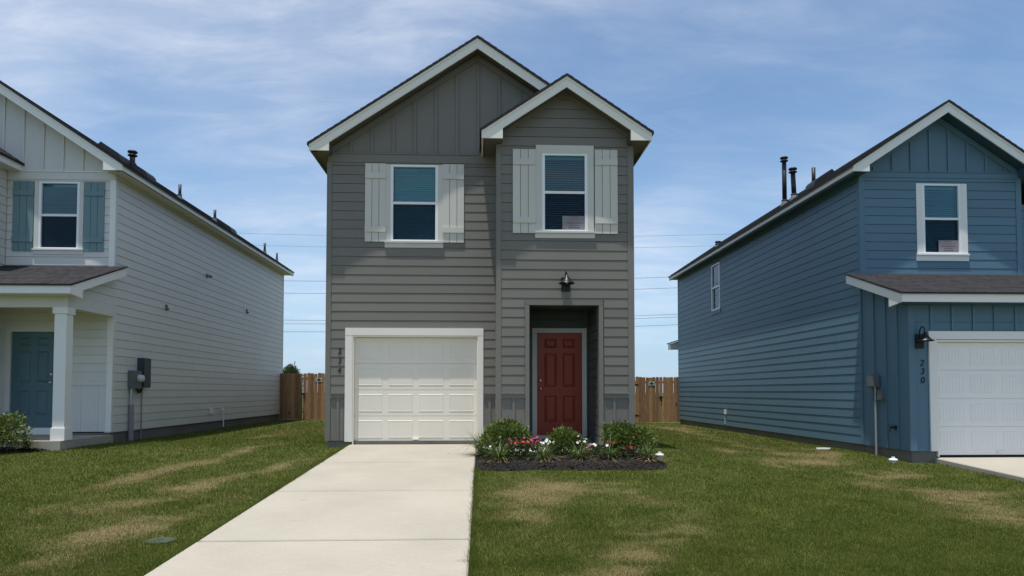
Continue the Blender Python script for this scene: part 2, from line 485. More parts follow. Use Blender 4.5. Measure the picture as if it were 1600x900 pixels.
def wall_boxes(name, mat, parent, a0, a1, z0, z1, d0, d1, ax, holes=()):
    """a wall slab with real openings; d0..d1 its thickness"""
    xs = sorted({a0, a1, *[q for h in holes for q in h[:2] if a0 < q < a1]}); zs = sorted({z0, z1, *[q for h in holes for q in h[2:] if z0 < q < z1]})
    mb = MB()
    for zl, zh in zip(zs[:-1], zs[1:]):
        run = None
        for xl, xh in list(zip(xs[:-1], xs[1:])) + [(None, None)]:
            solid = xl is not None and not any(h[0] <= xl and h[1] >= xh and h[2] <= zl and h[3] >= zh for h in holes)
            if solid: run = (run[0], xh) if run else (xl, xh)
            elif run:
                if ax == 'y': mb.box(run[0], run[1], d0, d1, zl, zh)
                else: mb.box(d0, d1, run[0], run[1], zl, zh)
                run = None
    return mb.build(name, mat, parent)

def gable_roof(h, cx, half, inner, zr, zb, y0, y1, pitch, fas, sof, left=True, right=True, yright=None, rclip=None):
    """roof slopes, rake boards with boxed returns, eave fascias and soffits. y0 = front face of the rake boards"""
    e = zr - pitch * half
    yb = y1
    roof = None
    for sg, on in ((-1, left), (1, right)):
        top = [(cx, zr + 0.006), (cx + sg * (half + 0.035), zr + 0.006 - pitch * (half + 0.035))]
        poly = top + [(top[1][0], top[1][1] + 0.034), (cx, zr + 0.046)]
        mb = MB().prism(poly, 'y', (y0 - 0.03) if not (sg > 0 and rclip) else y0 - 0.03, yb)
        o = mb.build('roof_slope', 'shingle', h)
        # shingle courses: low steps running along the slope
        L = math.hypot(half, pitch * half); k = int(L / 0.145)
        c = MB()
        for i in range(k):
            s0, s1 = i / k, (i + 1) / k
            xa, xb = cx + sg * (half + 0.033) * s0, cx + sg * (half + 0.033) * s1
            za, zb2 = zr + 0.047 - pitch * abs(xa - cx), zr + 0.047 - pitch * abs(xb - cx)
            c.prism([(xa, za), (xb, zb2), (xb, zb2 + 0.012), (xa, za + 0.002)], 'y', y0 - 0.028, yb - 0.002)
        c.build('shingle_courses', 'shingle', o, kind='stuff')
        # sheathing, seen from below as the rake soffit
        MB().prism([(cx, zr - 0.002), (cx + sg * (half - 0.03), zr - 0.002 - pitch * (half - 0.03)), (cx + sg * (half - 0.03), zr - 0.15 - pitch * (half - 0.03)), (cx, zr - 0.15)], 'y', y0 + 0.036, yb - 0.02).build('rake_soffit', sof, o)
        if sg > 0 and rclip:
            MB().prism([(cx, zr), (cx + rclip, zr - pitch * rclip), (cx + rclip, zr - 0.20 - pitch * rclip), (cx, zr - 0.20)], 'y', y0, y0 + 0.032).build('rake_board', fas, h)
            bx('fascia_board', fas, h, cx + half - 0.028, cx + half - 0.001, yright, yb, zb + 0.002, e + 0.002)
            continue
        rb = [(cx, zr), (cx + sg * half, e), (cx + sg * half, zb), (cx + sg * inner, zb), (cx + sg * inner, zr - 0.20 - pitch * inner), (cx, zr - 0.20)]
        MB().prism(rb, 'y', y0, y0 + 0.032).build('rake_board', fas, h)
        # thin shadow board above the rake, a few millimetres proud
        MB().prism([(cx, zr), (cx + sg * half, e), (cx + sg * half, e - 0.045), (cx, zr - 0.045)], 'y', y0 - 0.012, y0 - 0.001).build('drip_trim', fas, h)
        if on:
            x0, x1 = sorted((cx + sg * (half - 0.028), cx + sg * (half - 0.001)))
            bx('fascia_board', fas, h, x0, x1, y0 + 0.034, yb, zb + 0.002, e + 0.002)
            x0, x1 = sorted((cx + sg * (half - 0.03), cx + sg * inner))
            MB().prism([(cx + sg * (half - 0.03), zb + 0.012), (cx + sg * inner, zb + 0.012), (cx + sg * inner, zr - 0.16 - pitch * inner), (cx + sg * (half - 0.03), zr - 0.16 - pitch * (half - 0.03))], 'y', y0 + 0.034, yb - 0.01).build('eave_soffit', sof, h)

def window(h, x0, x1, z0, z1, yw, trim, blind_tilt=0.5, blind_from=0.0, casing=0.10, head=0.0, sill=(0.11, 0.13), screen=True, apron=True, label=None):
    """double-hung window: vinyl frame, two panes, rail, slatted blind, casing boards and a sill board"""
    fr = 0.052
    zm = (z0 + z1) / 2
    w = MB().box(x0, x0 + fr, yw - 0.028, yw + 0.07, z0, z1).box(x1 - fr, x1, yw - 0.028, yw + 0.07, z0, z1) \
        .box(x0 + fr, x1 - fr, yw - 0.027, yw + 0.07, z1 - fr * 0.8, z1).box(x0 + fr, x1 - fr, yw - 0.027, yw + 0.07, z0, z0 + fr * 0.6).build('window', 'vinyl', h)
    bx('meeting_rail', 'vinyl', w, x0 + fr, x1 - fr, yw - 0.015, yw + 0.045, zm - 0.024, zm + 0.024)
    bx('pane', 'glass', w, x0 + fr - 0.004, x1 - fr + 0.004, yw + 0.012, yw + 0.016, zm + 0.02, z1 - fr * 0.8 + 0.004)
    bx('pane', 'glass', w, x0 + fr - 0.004, x1 - fr + 0.004, yw + 0.030, yw + 0.034, z0 + fr * 0.6 - 0.004, zm - 0.02)
    if screen: bx('insect_screen', 'screen', w, x0 + fr - 0.002, x1 - fr + 0.002, yw + 0.002, yw + 0.003, z0 + fr * 0.6, zm - 0.022)
    b = MB(); z = z1 - 0.09
    b.box(x0 + 0.06, x1 - 0.06, yw + 0.09, yw + 0.13, z1 - 0.085, z1 - 0.045)
    while z > z0 + 0.06 + blind_from:
        a = blind_tilt + random.uniform(-0.04, 0.04); c, s = 0.023 * math.cos(a), 0.023 * math.sin(a)
        y = yw + 0.11
        b.hexa([(x0 + 0.065, y - c, z - s), (x1 - 0.065, y - c, z - s), (x1 - 0.065, y + c, z + s), (x0 + 0.065, y + c, z + s),
                (x0 + 0.065, y - c, z - s + 0.003), (x1 - 0.065, y - c, z - s + 0.003), (x1 - 0.065, y + c, z + s + 0.003), (x0 + 0.065, y + c, z + s + 0.003)])
        z -= 0.043
    bl = b.build('blind', 'blind', w, kind='stuff')
    if blind_from > 0: bx('blind_bottom_rail', 'blind', w, x0 + 0.062, x1 - 0.062, yw + 0.09, yw + 0.13, z - 0.005, z + 0.03)
    if casing > 0:
        for a, b_ in ((x0 - casing, x0), (x1, x1 + casing)):
            bx('casing', trim, w, a, b_, yw - 0.034, yw - 0.004, z0, z1 + head)
    if head > 0: bx('casing', trim, w, x0 - 0.0, x1 + 0.0, yw - 0.0345, yw - 0.004, z1, z1 + head)
    if sill:
        s = casing + 0.02
        bx('sill', trim, w, x0 - s, x1 + s, yw - 0.06, yw - 0.003, z0 - 0.035, z0 - 0.001)
        if apron: bx('sill_apron', trim, w, x0 - s + 0.004, x1 + s - 0.004, yw - 0.034, yw - 0.003, z0 - sill[1], z0 - 0.037)
    return w
def shutter(h, mat, x0, x1, z0, z1, yw):
    s = bpy.data.objects.new('shutter', None); COL.objects.link(s); s.empty_display_size = 0.1
    WL[s] = Vector(((x0 + x1) / 2, yw, z0)); s.parent = h; s.location = WL[s] - WL[h]
    for zc in (z1 - 0.245, z0 + 0.245): bx('batten', mat, s, x0, x1, yw - 0.060, yw - 0.0405, zc - 0.055, zc + 0.055)
    w = (x1 - x0 - 0.018) / 3
    for i in range(3):
        a = x0 + i * (w + 0.009)
        bx('board', mat, s, a, a + w, yw - 0.039, yw - 0.022, z0, z1)
    return s
def battens(parent, mat, xs, z0f, z1f, yw, w=0.048, t=0.02):
    for x in xs:
        a, b = z0f(x), z1f(x)
        if b - a > 0.05: bx('batten', mat, parent, x - w / 2, x + w / 2, yw - t, yw - 0.001, a, b)
def garage_door(h, mat, x0, x1, z0, z1, y):
    n, hs = 4, (z1 - z0) / 4
    d = MB()
    for i in range(n): d.box(x0, x1, y, y + 0.04, z0 + i * hs + 0.006, z0 + (i + 1) * hs - 0.006)
    d.box(x0 + .002, x1 - .002, y + 0.012, y + 0.035, z0 + 0.002, z1 - 0.002)
    d = d.build('garage_door', mat, h)
    pw, g = (x1 - x0) / 4, 0.075
    m = MB(); W, H = pw - g * 2 + 0.04, hs - 0.17
    def ring(a, b, ya, yb):     # a=(hw,hh) outer b inner: sloped frame between two depths
        o = [(-a[0], ya, -a[1]), (a[0], ya, -a[1]), (a[0], ya, a[1]), (-a[0], ya, a[1])]
        i = [(-b[0], yb, -b[1]), (b[0], yb, -b[1]), (b[0], yb, b[1]), (-b[0], yb, b[1])]
        k = len(m.v); m.v += o + i
        m.f += [(k + q, k + (q + 1) % 4, k + 4 + (q + 1) % 4, k + 4 + q) for q in range(4)]
    hw, hh = W / 2, H / 2
    ring((hw, hh), (hw - 0.012, hh - 0.012), -0.0005, -0.006)
    ring((hw - 0.012, hh - 0.012), (hw - 0.026, hh - 0.026), -0.006, -0.0015)
    bw = (W - 0.052) / 7
    for i in range(7):
        a = -hw + 0.026 + i * bw
        m.box(a + 0.003, a + bw - 0.003, -0.004, 0.001, -hh + 0.026, hh - 0.026)
    me = None
    for i in range(4):
        for j in range(4):
            c = (x0 + pw * (j + 0.5), y, z0 + hs * (i + 0.5))
            if me is None:
                me = bpy.data.meshes.new('panel'); me.from_pydata(m.v, [], m.f)
                bm = bmesh.new(); bm.from_mesh(me); bmesh.ops.recalc_face_normals(bm, faces=bm.faces); bm.to_mesh(me); bm.free()
                me.materials.append(MT[mat])
            link('panel', me, c, d)
    bx('pull_handle', mat, d, (x0 + x1) / 2 - 0.06, (x0 + x1) / 2 + 0.06, y - 0.03, y - 0.001, z0 + 0.045, z0 + 0.075)
    bx('bottom_seal', 'dark', d, x0, x1, y + 0.006, y + 0.036, z0 - 0.024, z0 + 0.003)
    return d
def entry_door(h, mat, x0, x1, z0, z1, y, knob_side=-1):
    d = bx('door', mat, h, x0, x1, y, y + 0.045, z0, z1)
    w, ht = x1 - x0, z1 - z0
    for (fz0, fz1) in ((0.13, 0.385), (0.475, 0.80), (0.855, 0.945)):
        for (fx0, fx1) in ((0.17, 0.44), (0.58, 0.85)):
            a, b, c, e = x0 + w * fx0, x0 + w * fx1, z0 + ht * fz0, z0 + ht * fz1
            m = MB()
            q = [(a, c), (b, c), (b, e), (a, e)]
            def rg(i0, y0_, i1, y1_):
                o = [(a + i0, y0_, c + i0), (b - i0, y0_, c + i0), (b - i0, y0_, e - i0), (a + i0, y0_, e - i0)]
                n_ = [(a + i1, y1_, c + i1), (b - i1, y1_, c + i1), (b - i1, y1_, e - i1), (a + i1, y1_, e - i1)]
                k = len(m.v); m.v += o + n_
                m.f += [(k + t, k + (t + 1) % 4, k + 4 + (t + 1) % 4, k + 4 + t) for t in range(4)]
            rg(0, y - 0.001, 0.012, y - 0.012); rg(0.012, y - 0.012, 0.028, y - 0.003); rg(0.028, y - 0.003, 0.055, y - 0.011)
            k = len(m.v); i1 = 0.055
            m.v += [(a + i1, y - 0.011, c + i1), (b - i1, y - 0.011, c + i1), (b - i1, y - 0.011, e - i1), (a + i1, y - 0.011, e - i1)]; m.f.append((k, k + 1, k + 2, k + 3))
            m.build('door_panel', mat, d)
    kx = x0 + 0.07 if knob_side < 0 else x1 - 0.07
    MB().lathe([(0.032, 0), (0.032, 0.01), (0.013, 0.014), (0.013, 0.035), (0.028, 0.045), (0.03, 0.06), (0.018, 0.072)], (kx, y - 0.001, z0 + 0.95), 12, 'y', -1).build('door_knob', 'nickel', d, True)
    MB().lathe([(0.034, 0), (0.034, 0.018), (0.024, 0.028)], (kx, y - 0.001, z0 + 1.12), 12, 'y', -1).build('deadbolt', 'nickel', d, True)
    return d
def casing_frame(h, name, mat, x0, x1, z0, z1, w, ya, yb, wtop=None):
    wt_ = wtop or w
    bx(name, mat, h, x0 - w, x0, ya, yb, z0, z1)
    bx(name, mat, h, x1, x1 + w, ya, yb, z0, z1)
    bx(name, mat, h, x0 - w, x1 + w, ya - 0.0015, yb, z1, z1 + wt_)
def digits(h, text, xc, zs, y, size):
    for ch, (x, z) in zip(text, zs):
        cu = bpy.data.curves.new('numeral', 'FONT'); cu.body = ch; cu.size = size; cu.shear = 0.15; cu.extrude = 0.006; cu.offset = -0.002
        cu.align_x = 'CENTER'
        t = bpy.data.objects.new('tmp', cu); COL.objects.link(t)
        me = bpy.data.meshes.new_from_object(t.evaluated_get(bpy.context.evaluated_depsgraph_get()))
        bpy.data.objects.remove(t)
        me.transform(Matrix.Rotation(R(90), 4, 'X')); me.materials.clear(); me.materials.append(MT['black'])
        o = link('numeral', me, (x, y, z), h)
        o['label'] = 'black metal house number digit ' + ch
def notice(x0, x1, z0, z1, y, label):
    t = thing('window_notice', ((x0 + x1) / 2, y, z0), label, 'notice', 'printed notices in the windows')
    bx('sheet', 'paper', t, x0, x1, y, y + 0.002, z0, z1)
    w, hh = x1 - x0, z1 - z0
    rows = [(0.30, 0.70, 0.90, 0.05, 'ink'), (0.10, 0.90, 0.74, 0.045, 'inkred'), (0.32, 0.68, 0.64, 0.035, 'inkred'), (0.14, 0.86, 0.51, 0.03, 'ink'),
            (0.2, 0.8, 0.43, 0.03, 'ink'), (0.28, 0.72, 0.28, 0.045, 'ink'), (0.26, 0.74, 0.10, 0.07, 'ink')]
    for a, b, c, d, mt in rows:
        m = MB(); x = a
        while x < b:
            q = min(x + random.uniform(0.03, 0.08), b)
            m.box(x0 + w * x, x0 + w * q, y - 0.0012, y - 0.0004, z0 + hh * c, z0 + hh * (c + d)); x = q + 0.012
        m.build('print_line', mt, t)
    return t
def wall_lamp(x, z, y, label, group):
    """gooseneck barn light on a wall facing -Y"""
    t = thing('wall_lamp', (x, y, z), label, 'lamp', group)
    bx('back_plate', 'black', t, x - 0.082, x + 0.082, y - 0.035, y - 0.004, z - 0.20, z + 0.06)
    pts = [(x, y - 0.03, z - 0.03)]
    for i in range(13):
        a = math.pi * i / 12
        pts.append((x, y - 0.115 + 0.08 * math.cos(a), z + 0.07 + 0.115 * math.sin(a)))
    pts.append((x, y - 0.195, z + 0.03))
    MB().tube(pts, 0.011, 8).build('gooseneck_arm', 'black', t, True)
    MB().lathe([(0.02, 0.075), (0.034, 0.07), (0.036, 0.03), (0.06, 0.015), (0.068, -0.005), (0.10, -0.04), (0.152, -0.072), (0.152, -0.082), (0.14, -0.078), (0.09, -0.036), (0.03, 0.0)], (x, y - 0.195, z), 20).build('lamp_shade', 'black', t, True)
    MB().lathe([(0.012, -0.01), (0.028, -0.03), (0.03, -0.06), (0.015, -0.075)], (x, y - 0.195, z), 10).build('bulb', 'pvc', t, True)
    return t

# ------------------------------------------------------------------ the ground
def vnoise(x, y, s, seed):
    g = np.random.default_rng(seed).random((64, 64))
    x, y = x / s, y / s
    xi, yi = np.floor(x).astype(int), np.floor(y).astype(int)
    fx, fy = x - xi, y - yi
    fx, fy = fx * fx * (3 - 2 * fx), fy * fy * (3 - 2 * fy)
    G = lambda a, b: g[a % 64, b % 64]
    return (G(xi, yi) * (1 - fx) + G(xi + 1, yi) * fx) * (1 - fy) + (G(xi, yi + 1) * (1 - fx) + G(xi + 1, yi + 1) * fx) * fy
def sstep(a, b, x):
    t = np.clip((x - a) / (b - a), 0, 1); return t * t * (3 - 2 * t)
def ground_z(x, y):
    x, y = np.asarray(x, float), np.asarray(y, float)
    z = -0.055 - 0.0435 * np.clip(14.05 - np.maximum(y, 2.0), 0, None)
    z = z - 0.145 * sstep(2.8, 7.2, x) - 0.02 * sstep(0, 3, y - 14)
    z = z + 0.03 * (vnoise(x, y, 2.7, 3) - 0.5) * sstep(3, 8, np.hypot(x + 1.3, (y - 20) * 0.4))
    return z
# worn and scorched areas of turf: x, y, radius x, radius y, turn (deg), weight
DRY = [(-4.7, 11.9, 2.6, .17, 79, .75), (-4.3, 14.0, .9, .16, 78, .6), (-3.5, 10.3, 1.9, .24, 76, .8), (-3.2, 11.6, .8, .14, 75, .6), (-3.35, 7.5, .9, .30, 72, .75), (-4.0, 7.1, .4, .25, 40, .6),
       (-4.9, 8.3, .8, .16, 80, .5), (-5.9, 13.2, 1.4, .35, 84, .5), (-5.3, 16.5, 2.2, .2, 82, .35), (-4.2, 9.0, 1.2, .4, 78, .4), (-3.9, 6.2, .7, .3, 70, .45),
       (1.1, 9.7, .55, .50, 0, .75), (0.8, 9.1, .7, .4, 20, .4), (2.0, 9.1, .6, .35, 80, .6), (1.85, 6.9, .45, .35, 80, .75), (1.4, 6.2, .4, .35, 80, .7), (1.05, 5.7, .4, .3, 0, .6), (0.4, 7.4, .6, .5, 60, .5), (0.3, 8.6, .35, .8, 0, .4),
       (2.4, 7.9, .25, .8, 0, .4), (5.75, 16.0, 3.0, .22, 92, .95), (6.3, 18.5, 3.2, .25, 91, .9), (6.9, 14.3, 1.2, .25, 88, .9), (6.4, 24.0, 2.6, .5, 90, .7), (6.1, 12.8, .9, .35, 70, .85), (6.7, 11.2, .7, .35, 40, .8),
       (5.7, 10.5, .8, .3, 60, .7), (6.3, 9.2, .6, .4, 60, .7), (6.2, 8.0, .5, .45, 60, .65), (5.0, 11.5, .9, .25, 80, .55), (4.9, 14.0, 1.8, .2, 88, .5), (7.3, 9.9, .6, .3, 20, .6), (4.8, 7.4, .5, .3, 60, .35)]
GREEN = [(3.3, 9.6, 4.2, .75, 88, .5), (-7.6, 12.0, 1.6, 1.8, 0, .45), (3.9, 6.6, .8, 1.2, 0, .4), (-3.4, 15.5, 3.0, .6, 88, .35), (-6.2, 9.0, 1.0, 1.0, 0, .2), (-4.1, 11.5, 3.0, .15, 78, .35)]
def dryness(x, y):
    d = 0.40 * (vnoise(x * 2.2, y * 0.7, 1.5, 5) - 0.5) + 0.36 * (vnoise(x, y, 0.6, 6) - 0.5) + 0.27
    wx, wy = x + 0.5 * (vnoise(x, y, 0.7, 8) - 0.5), y + 0.7 * (vnoise(x, y, 0.8, 9) - 0.5)
    brk = 0.5 * vnoise(x * 1.0, y * 1.6, 0.45, 14) + 0.5 * vnoise(x, y * 1.5, 0.17, 15)
    for L, sg in ((DRY, 1), (GREEN, -1)):
        for cx, cy, rx, ry, an, w in L:
            c, s = math.cos(R(an)), math.sin(R(an))
            a, b = (wx - cx) * c + (wy - cy) * s, -(wx - cx) * s + (wy - cy) * c
            d = d + sg * w * (0.72 if sg > 0 else 1) * np.exp(-((a / (rx * 1.25)) ** 2 + (b / (ry * 1.35)) ** 2)) * (0.15 + 1.5 * brk)
    return np.clip(d, 0, 1.2)
def np_mesh(name, verts, tris, mat, attrs=(), smooth=False):
    me = bpy.data.meshes.new(name)
    k = tris.shape[1]
    me.vertices.add(len(verts)); me.vertices.foreach_set('co', verts.astype(np.float32).ravel())
    me.loops.add(tris.size); me.loops.foreach_set('vertex_index', tris.astype(np.int32).ravel())
    me.polygons.add(len(tris)); me.polygons.foreach_set('loop_start', np.arange(0, tris.size, k, dtype=np.int32))
    try: me.polygons.foreach_set('loop_total', np.full(len(tris), k, dtype=np.int32))
    except Exception: pass
    for nm, val in attrs:
        at = me.attributes.new(nm, 'FLOAT', 'POINT'); at.data.foreach_set('value', val.astype(np.float32))
    me.update(calc_edges=True); me.validate()
    if smooth: me.polygons.foreach_set('use_smooth', np.ones(len(tris), dtype=bool))
    me.materials.append(MT[mat])
    return me
gx = np.concatenate([[-900, -400, -150, -70, -40, -28, -20], np.arange(-15, 15.01, 0.2), [20, 28, 40, 70, 150, 400, 900]])
gy = np.concatenate([[-900, -300, -80, -30, -12, -4, 0, 2.5], np.arange(4, 30.01, 0.2), [33, 38, 46, 60, 90, 160, 400, 900]])
X, Y = np.meshgrid(gx, gy)
V = np.stack([X.ravel(), Y.ravel(), ground_z(X, Y).ravel()], 1)
nx, ny = len(gx), len(gy)
i, j = np.meshgrid(np.arange(nx - 1), np.arange(ny - 1))
q = (j * nx + i).ravel()
ground = link('ground', np_mesh('ground', V, np.stack([q, q + 1, q + nx + 1, q + nx], 1), 'lawn', [('dry', dryness(V[:, 0], V[:, 1]))], True), (0, 0, 0), None, 'structure')

# driveway: broom-finished slabs with tooled joints between them
DX0, DX1 = -2.575, -0.10
dz = lambda y: -0.0435 * (14.05 - y)
drive = bx('driveway', 'foundation', None, DX0 + 0.02, DX1 - 0.02, 1.6, 13.98, -0.75, -0.62)
drive['kind'] = 'structure'
joints = [1.6, 4.1, 6.61, 9.07, 11.6, 14.06]
def slab(parent, x0, x1, y0, y1, zf, name='concrete_slab'):
    g = 0.016; c = 0.016
    m = MB()
    top = lambda y: zf(y)
    a, b = y0 + g, y1 - g
    m.hexa([(x0, a, zf(a) - 0.13), (x1, a, zf(a) - 0.13), (x1, b, zf(b) - 0.13), (x0, b, zf(b) - 0.13), (x0, a, zf(a) - c), (x1, a, zf(a) - c), (x1, b, zf(b) - c), (x0, b, zf(b) - c)])
    k = len(m.v) - 4
    m.f = [f for f in m.f if f != (k, k + 1, k + 2, k + 3)]
    m.v += [(x0 + c, a + c, zf(a + c)), (x1 - c, a + c, zf(a + c)), (x1 - c, b - c, zf(b - c)), (x0 + c, b - c, zf(b - c))]
    m.f += [(k + 4, k + 5, k + 6, k + 7)] + [(k + t, k + (t + 1) % 4, k + 4 + (t + 1) % 4, k + 4 + t) for t in range(4)]
    o = m.build(name, 'concrete', parent)
    if parent: bx('joint_filler', 'mulch', parent, x0 + 0.01, x1 - 0.01, y1 - g - 0.004, y1 + g + 0.004, zf(y1) - 0.14, zf(y1) - 0.010)
    return o
for a, b in zip(joints[:-1], joints[1:]): slab(drive, DX0, DX1, a, b, dz)
path = slab(None, DX1 + 0.012, 2.30, 12.60, 13.42, lambda y: -0.012, 'path'); path['kind'] = 'structure'
porch_slab = bx('porch_floor', 'concrete', None, 0.91, 2.2, 13.425, 14.60, -0.2, 0.03); porch_slab['kind'] = 'structure'
drive2 = bx('neighbour_driveway', 'foundation', None, 8.27, 10.75, 2.0, 12.6, -0.95, -0.90); drive2['kind'] = 'structure'
dz2 = lambda y: -0.165 - 0.045 * (12.75 - y)
for a, b in zip((1.6, 4.2, 7.0, 9.8), (4.2, 7.0, 9.8, 12.7)): slab(drive2, 8.25, 10.78, a, b, dz2)

# ------------------------------------------------------------------ grey house
GY, BY = 14.05, 13.30                 # garage wall face and entry bay face
GX0, GX1, BX0 = -3.03, 2.87, 0.30
CXM, PIT = -0.08, 0.664
h1 = thing('house', (CXM, 20, 0), 'two-storey grey lap-sided house with cream garage door and red front door', 'house')
GW = (-1.80, -0.865, 4.005, 5.535)    # garage side window x0,x1,z0,z1
BW = (1.145, 2.01, 4.06, 5.555)       # bay window
GD = (-2.50, -0.085, 0.02, 2.115)     # garage door opening
ENT = (0.90, 2.215, 0.0, 2.66)        # porch opening
f = wall_boxes('wall', 'grey', h1, GX0, BX0 + 0.02, 0.07, 5.80, GY, GY + 0.14, 'y', [GW, (GD[0], GD[1], 0.0, GD[3])])
lap_wall(f, 'grey', GX0 + 0.085, BX0 - 0.0, 1.016 - 0.03, 5.57, GY, ('y', -1),
         [(GW[0] - 0.05, GW[1] + 0.05, GW[2] - 0.1, GW[3]), (GD[0] - 0.17, GD[1] + 0.12, 0, GD[3] + 0.15)])
for (a, b) in ((GX0 + 0.085, GD[0] - 0.185), (GD[1] + 0.135, BX0)):
    bx('belt_board', 'grey', f, a, b, GY - 0.032, GY - 0.001, 0.905, 0.985)
    bx('belt_cap', 'grey', f, a, b, GY - 0.05, GY - 0.001, 0.986, 1.003)
    bx('panel', 'grey', f, a, b, GY - 0.010, GY - 0.001, 0.075, 0.904)
battens(f, 'grey', [-2.80, 0.165], lambda x: 0.076, lambda x: 0.903, GY, 0.05, 0.028)
bx('frieze_board', 'grey', f, GX0 + 0.002, BX0, GY - 0.030, GY - 0.001, 5.572, 5.735)
bx('frieze_cap', 'grey', f, GX0 + 0.09, BX0, GY - 0.045, GY - 0.001, 5.737, 5.758)
bx('corner_board', 'grey', f, GX0 - 0.02, GX0 + 0.083, GY - 0.026, GY + 0.10, 0.072, 5.571)
# main gable: board and batten
zin = lambda x: 7.96 - 0.05 - PIT * abs(x - CXM)
g = MB().prism([(GX0, 5.76), (GX1, 5.76), (GX1, zin(GX1)), (CXM, zin(CXM)), (GX0, zin(GX0))], 'y', GY + 0.004, GY + 0.14).build('gable_wall', 'grey', h1)
battens(g, 'grey', [CXM + 0.01 + 0.42 * k for k in range(-6, 5)], lambda x: 5.759, lambda x: zin(x) - 0.26, GY, 0.05, 0.024)
for sg in (-1, 1):
    MB().prism([(CXM, zin(CXM) - 0.12), (CXM + sg * 2.93, zin(CXM) - 0.12 - PIT * 2.93), (CXM + sg * 2.93, zin(CXM) - 0.25 - PIT * 2.93), (CXM, zin(CXM) - 0.25)], 'y', GY - 0.022, GY - 0.001).build('rake_frieze', 'grey', g)
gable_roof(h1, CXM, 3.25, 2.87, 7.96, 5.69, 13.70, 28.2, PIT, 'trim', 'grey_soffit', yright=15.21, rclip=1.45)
# garage opening: white casing, jambs, door
GC0, GC1 = GD[0] - 0.165, GD[1] + 0.125
bx('garage_casing', 'trim', h1, GC0, GD[0] - 0.02, GY - 0.034, GY - 0.0005, 0.055, GD[3] + 0.02)
bx('garage_casing', 'trim', h1, GD[1] + 0.02, GC1, GY - 0.034, GY - 0.0005, 0.055, GD[3] + 0.02)
bx('garage_casing', 'trim', h1, GC0 - 0.001, GC1 + 0.001, GY - 0.036, GY - 0.0005, GD[3] + 0.021, GD[3] + 0.165)
bx('garage_jamb', 'garage', h1, GD[0] - 0.0195, GD[0] + 0.005, GY - 0.02, GY + 0.13, 0.0, GD[3] + 0.02)
bx('garage_jamb', 'garage', h1, GD[1] - 0.005, GD[1] + 0.0195, GY - 0.02, GY + 0.13, 0.0, GD[3] + 0.02)
bx('garage_jamb', 'garage', h1, GD[0] + 0.006, GD[1] - 0.006, GY - 0.02, GY + 0.13, GD[3] - 0.012, GD[3] + 0.019)
garage_door(h1, 'garage', GD[0] + 0.007, GD[1] - 0.007, 0.035, GD[3] - 0.014, GY + 0.085)
digits(h1, '234', 0, [(-2.775, 1.775), (-2.775, 1.59), (-2.78, 1.405)], GY - 0.021, 0.15)
window(h1, *GW, GY, 'shutter', 1.05, 0.0, 0.092, 0.0)
shutter(h1, 'shutter', GW[0] - 0.50, GW[0] - 0.093, 3.99, 5.55, GY)
shutter(h1, 'shutter', GW[1] + 0.093, GW[1] + 0.515, 3.985, 5.55, GY)
# entry bay
zbin = lambda x: 6.925 - 0.05 - PIT * abs(x - 1.585)
bay = wall_boxes('wall', 'grey', h1, BX0, GX1, 0.03, 5.75, BY, BY + 0.12, 'y', [(ENT[0], ENT[1], 0.0, ENT[3]), BW])
MB().prism([(BX0, 5.751), (GX1, 5.751), (GX1, zbin(GX1)), (1.585, zbin(1.585)), (BX0, zbin(BX0))], 'y', BY + 0.002, BY + 0.12).build('gable_wall', 'grey', h1)
bx('wall', 'grey', h1, BX0 + 0.001, BX0 + 0.12, BY + 0.121, GY - 0.001, 0.03, 5.75)
hol = [(ENT[0] - 0.085, ENT[1] + 0.10, 0, ENT[3] + 0.10), (BW[0] - 0.06, BW[1] + 0.06, BW[2] - 0.1, BW[3] + 0.05)]
lap_wall(bay, 'grey', BX0 + 0.075, GX1 - 0.10, 0.985, 6.73, BY, ('y', -1), hol,
         clip=lambda z: (1.585 - max(0.0, (6.70 - z) / PIT), 1.585 + max(0.0, (6.70 - z) / PIT)))
for (a, b) in ((BX0 + 0.075, ENT[0] - 0.085), (ENT[1] + 0.10, GX1 - 0.10)):
    bx('belt_board', 'grey', bay, a, b, BY - 0.032, BY - 0.001, 0.905, 0.984)
    bx('belt_cap', 'grey', bay, a, b, BY - 0.05, BY - 0.001, 0.9855, 1.003)
    bx('panel', 'grey', bay, a, b, BY - 0.010, BY - 0.001, 0.035, 0.904)
battens(bay, 'grey', [0.605, 2.50], lambda x: 0.04, lambda x: 0.903, BY, 0.05, 0.028)
for a, b in ((BX0 - 0.022, BX0 + 0.073), (GX1 - 0.098, GX1 + 0.022)):
    bx('corner_board', 'grey', bay, a, b, BY - 0.026, BY + 0.07, 0.035, 5.72)
bx('corner_board', 'grey', bay, BX0 - 0.024, BX0 - 0.0005, BY + 0.0705, GY - 0.03, 0.035, 5.72)
for sg in (-1, 1):
    MB().prism([(1.585, 6.79), (1.585 + sg * 1.30, 6.79 - PIT * 1.30), (1.585 + sg * 1.30, 6.67 - PIT * 1.30), (1.585, 6.67)], 'y', BY - 0.022, BY - 0.001).build('rake_frieze', 'grey', bay)
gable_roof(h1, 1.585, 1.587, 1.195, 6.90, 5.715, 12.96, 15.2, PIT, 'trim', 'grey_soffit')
window(h1, *BW, BY, 'shutter', 0.42, 0.0, 0.118, 0.15)
shutter(h1, 'shutter', BW[0] - 0.555, BW[0] - 0.120, 4.02, 5.62, BY)
shutter(h1, 'shutter', BW[1] + 0.138, BW[1] + 0.572, 4.02, 5.63, BY)
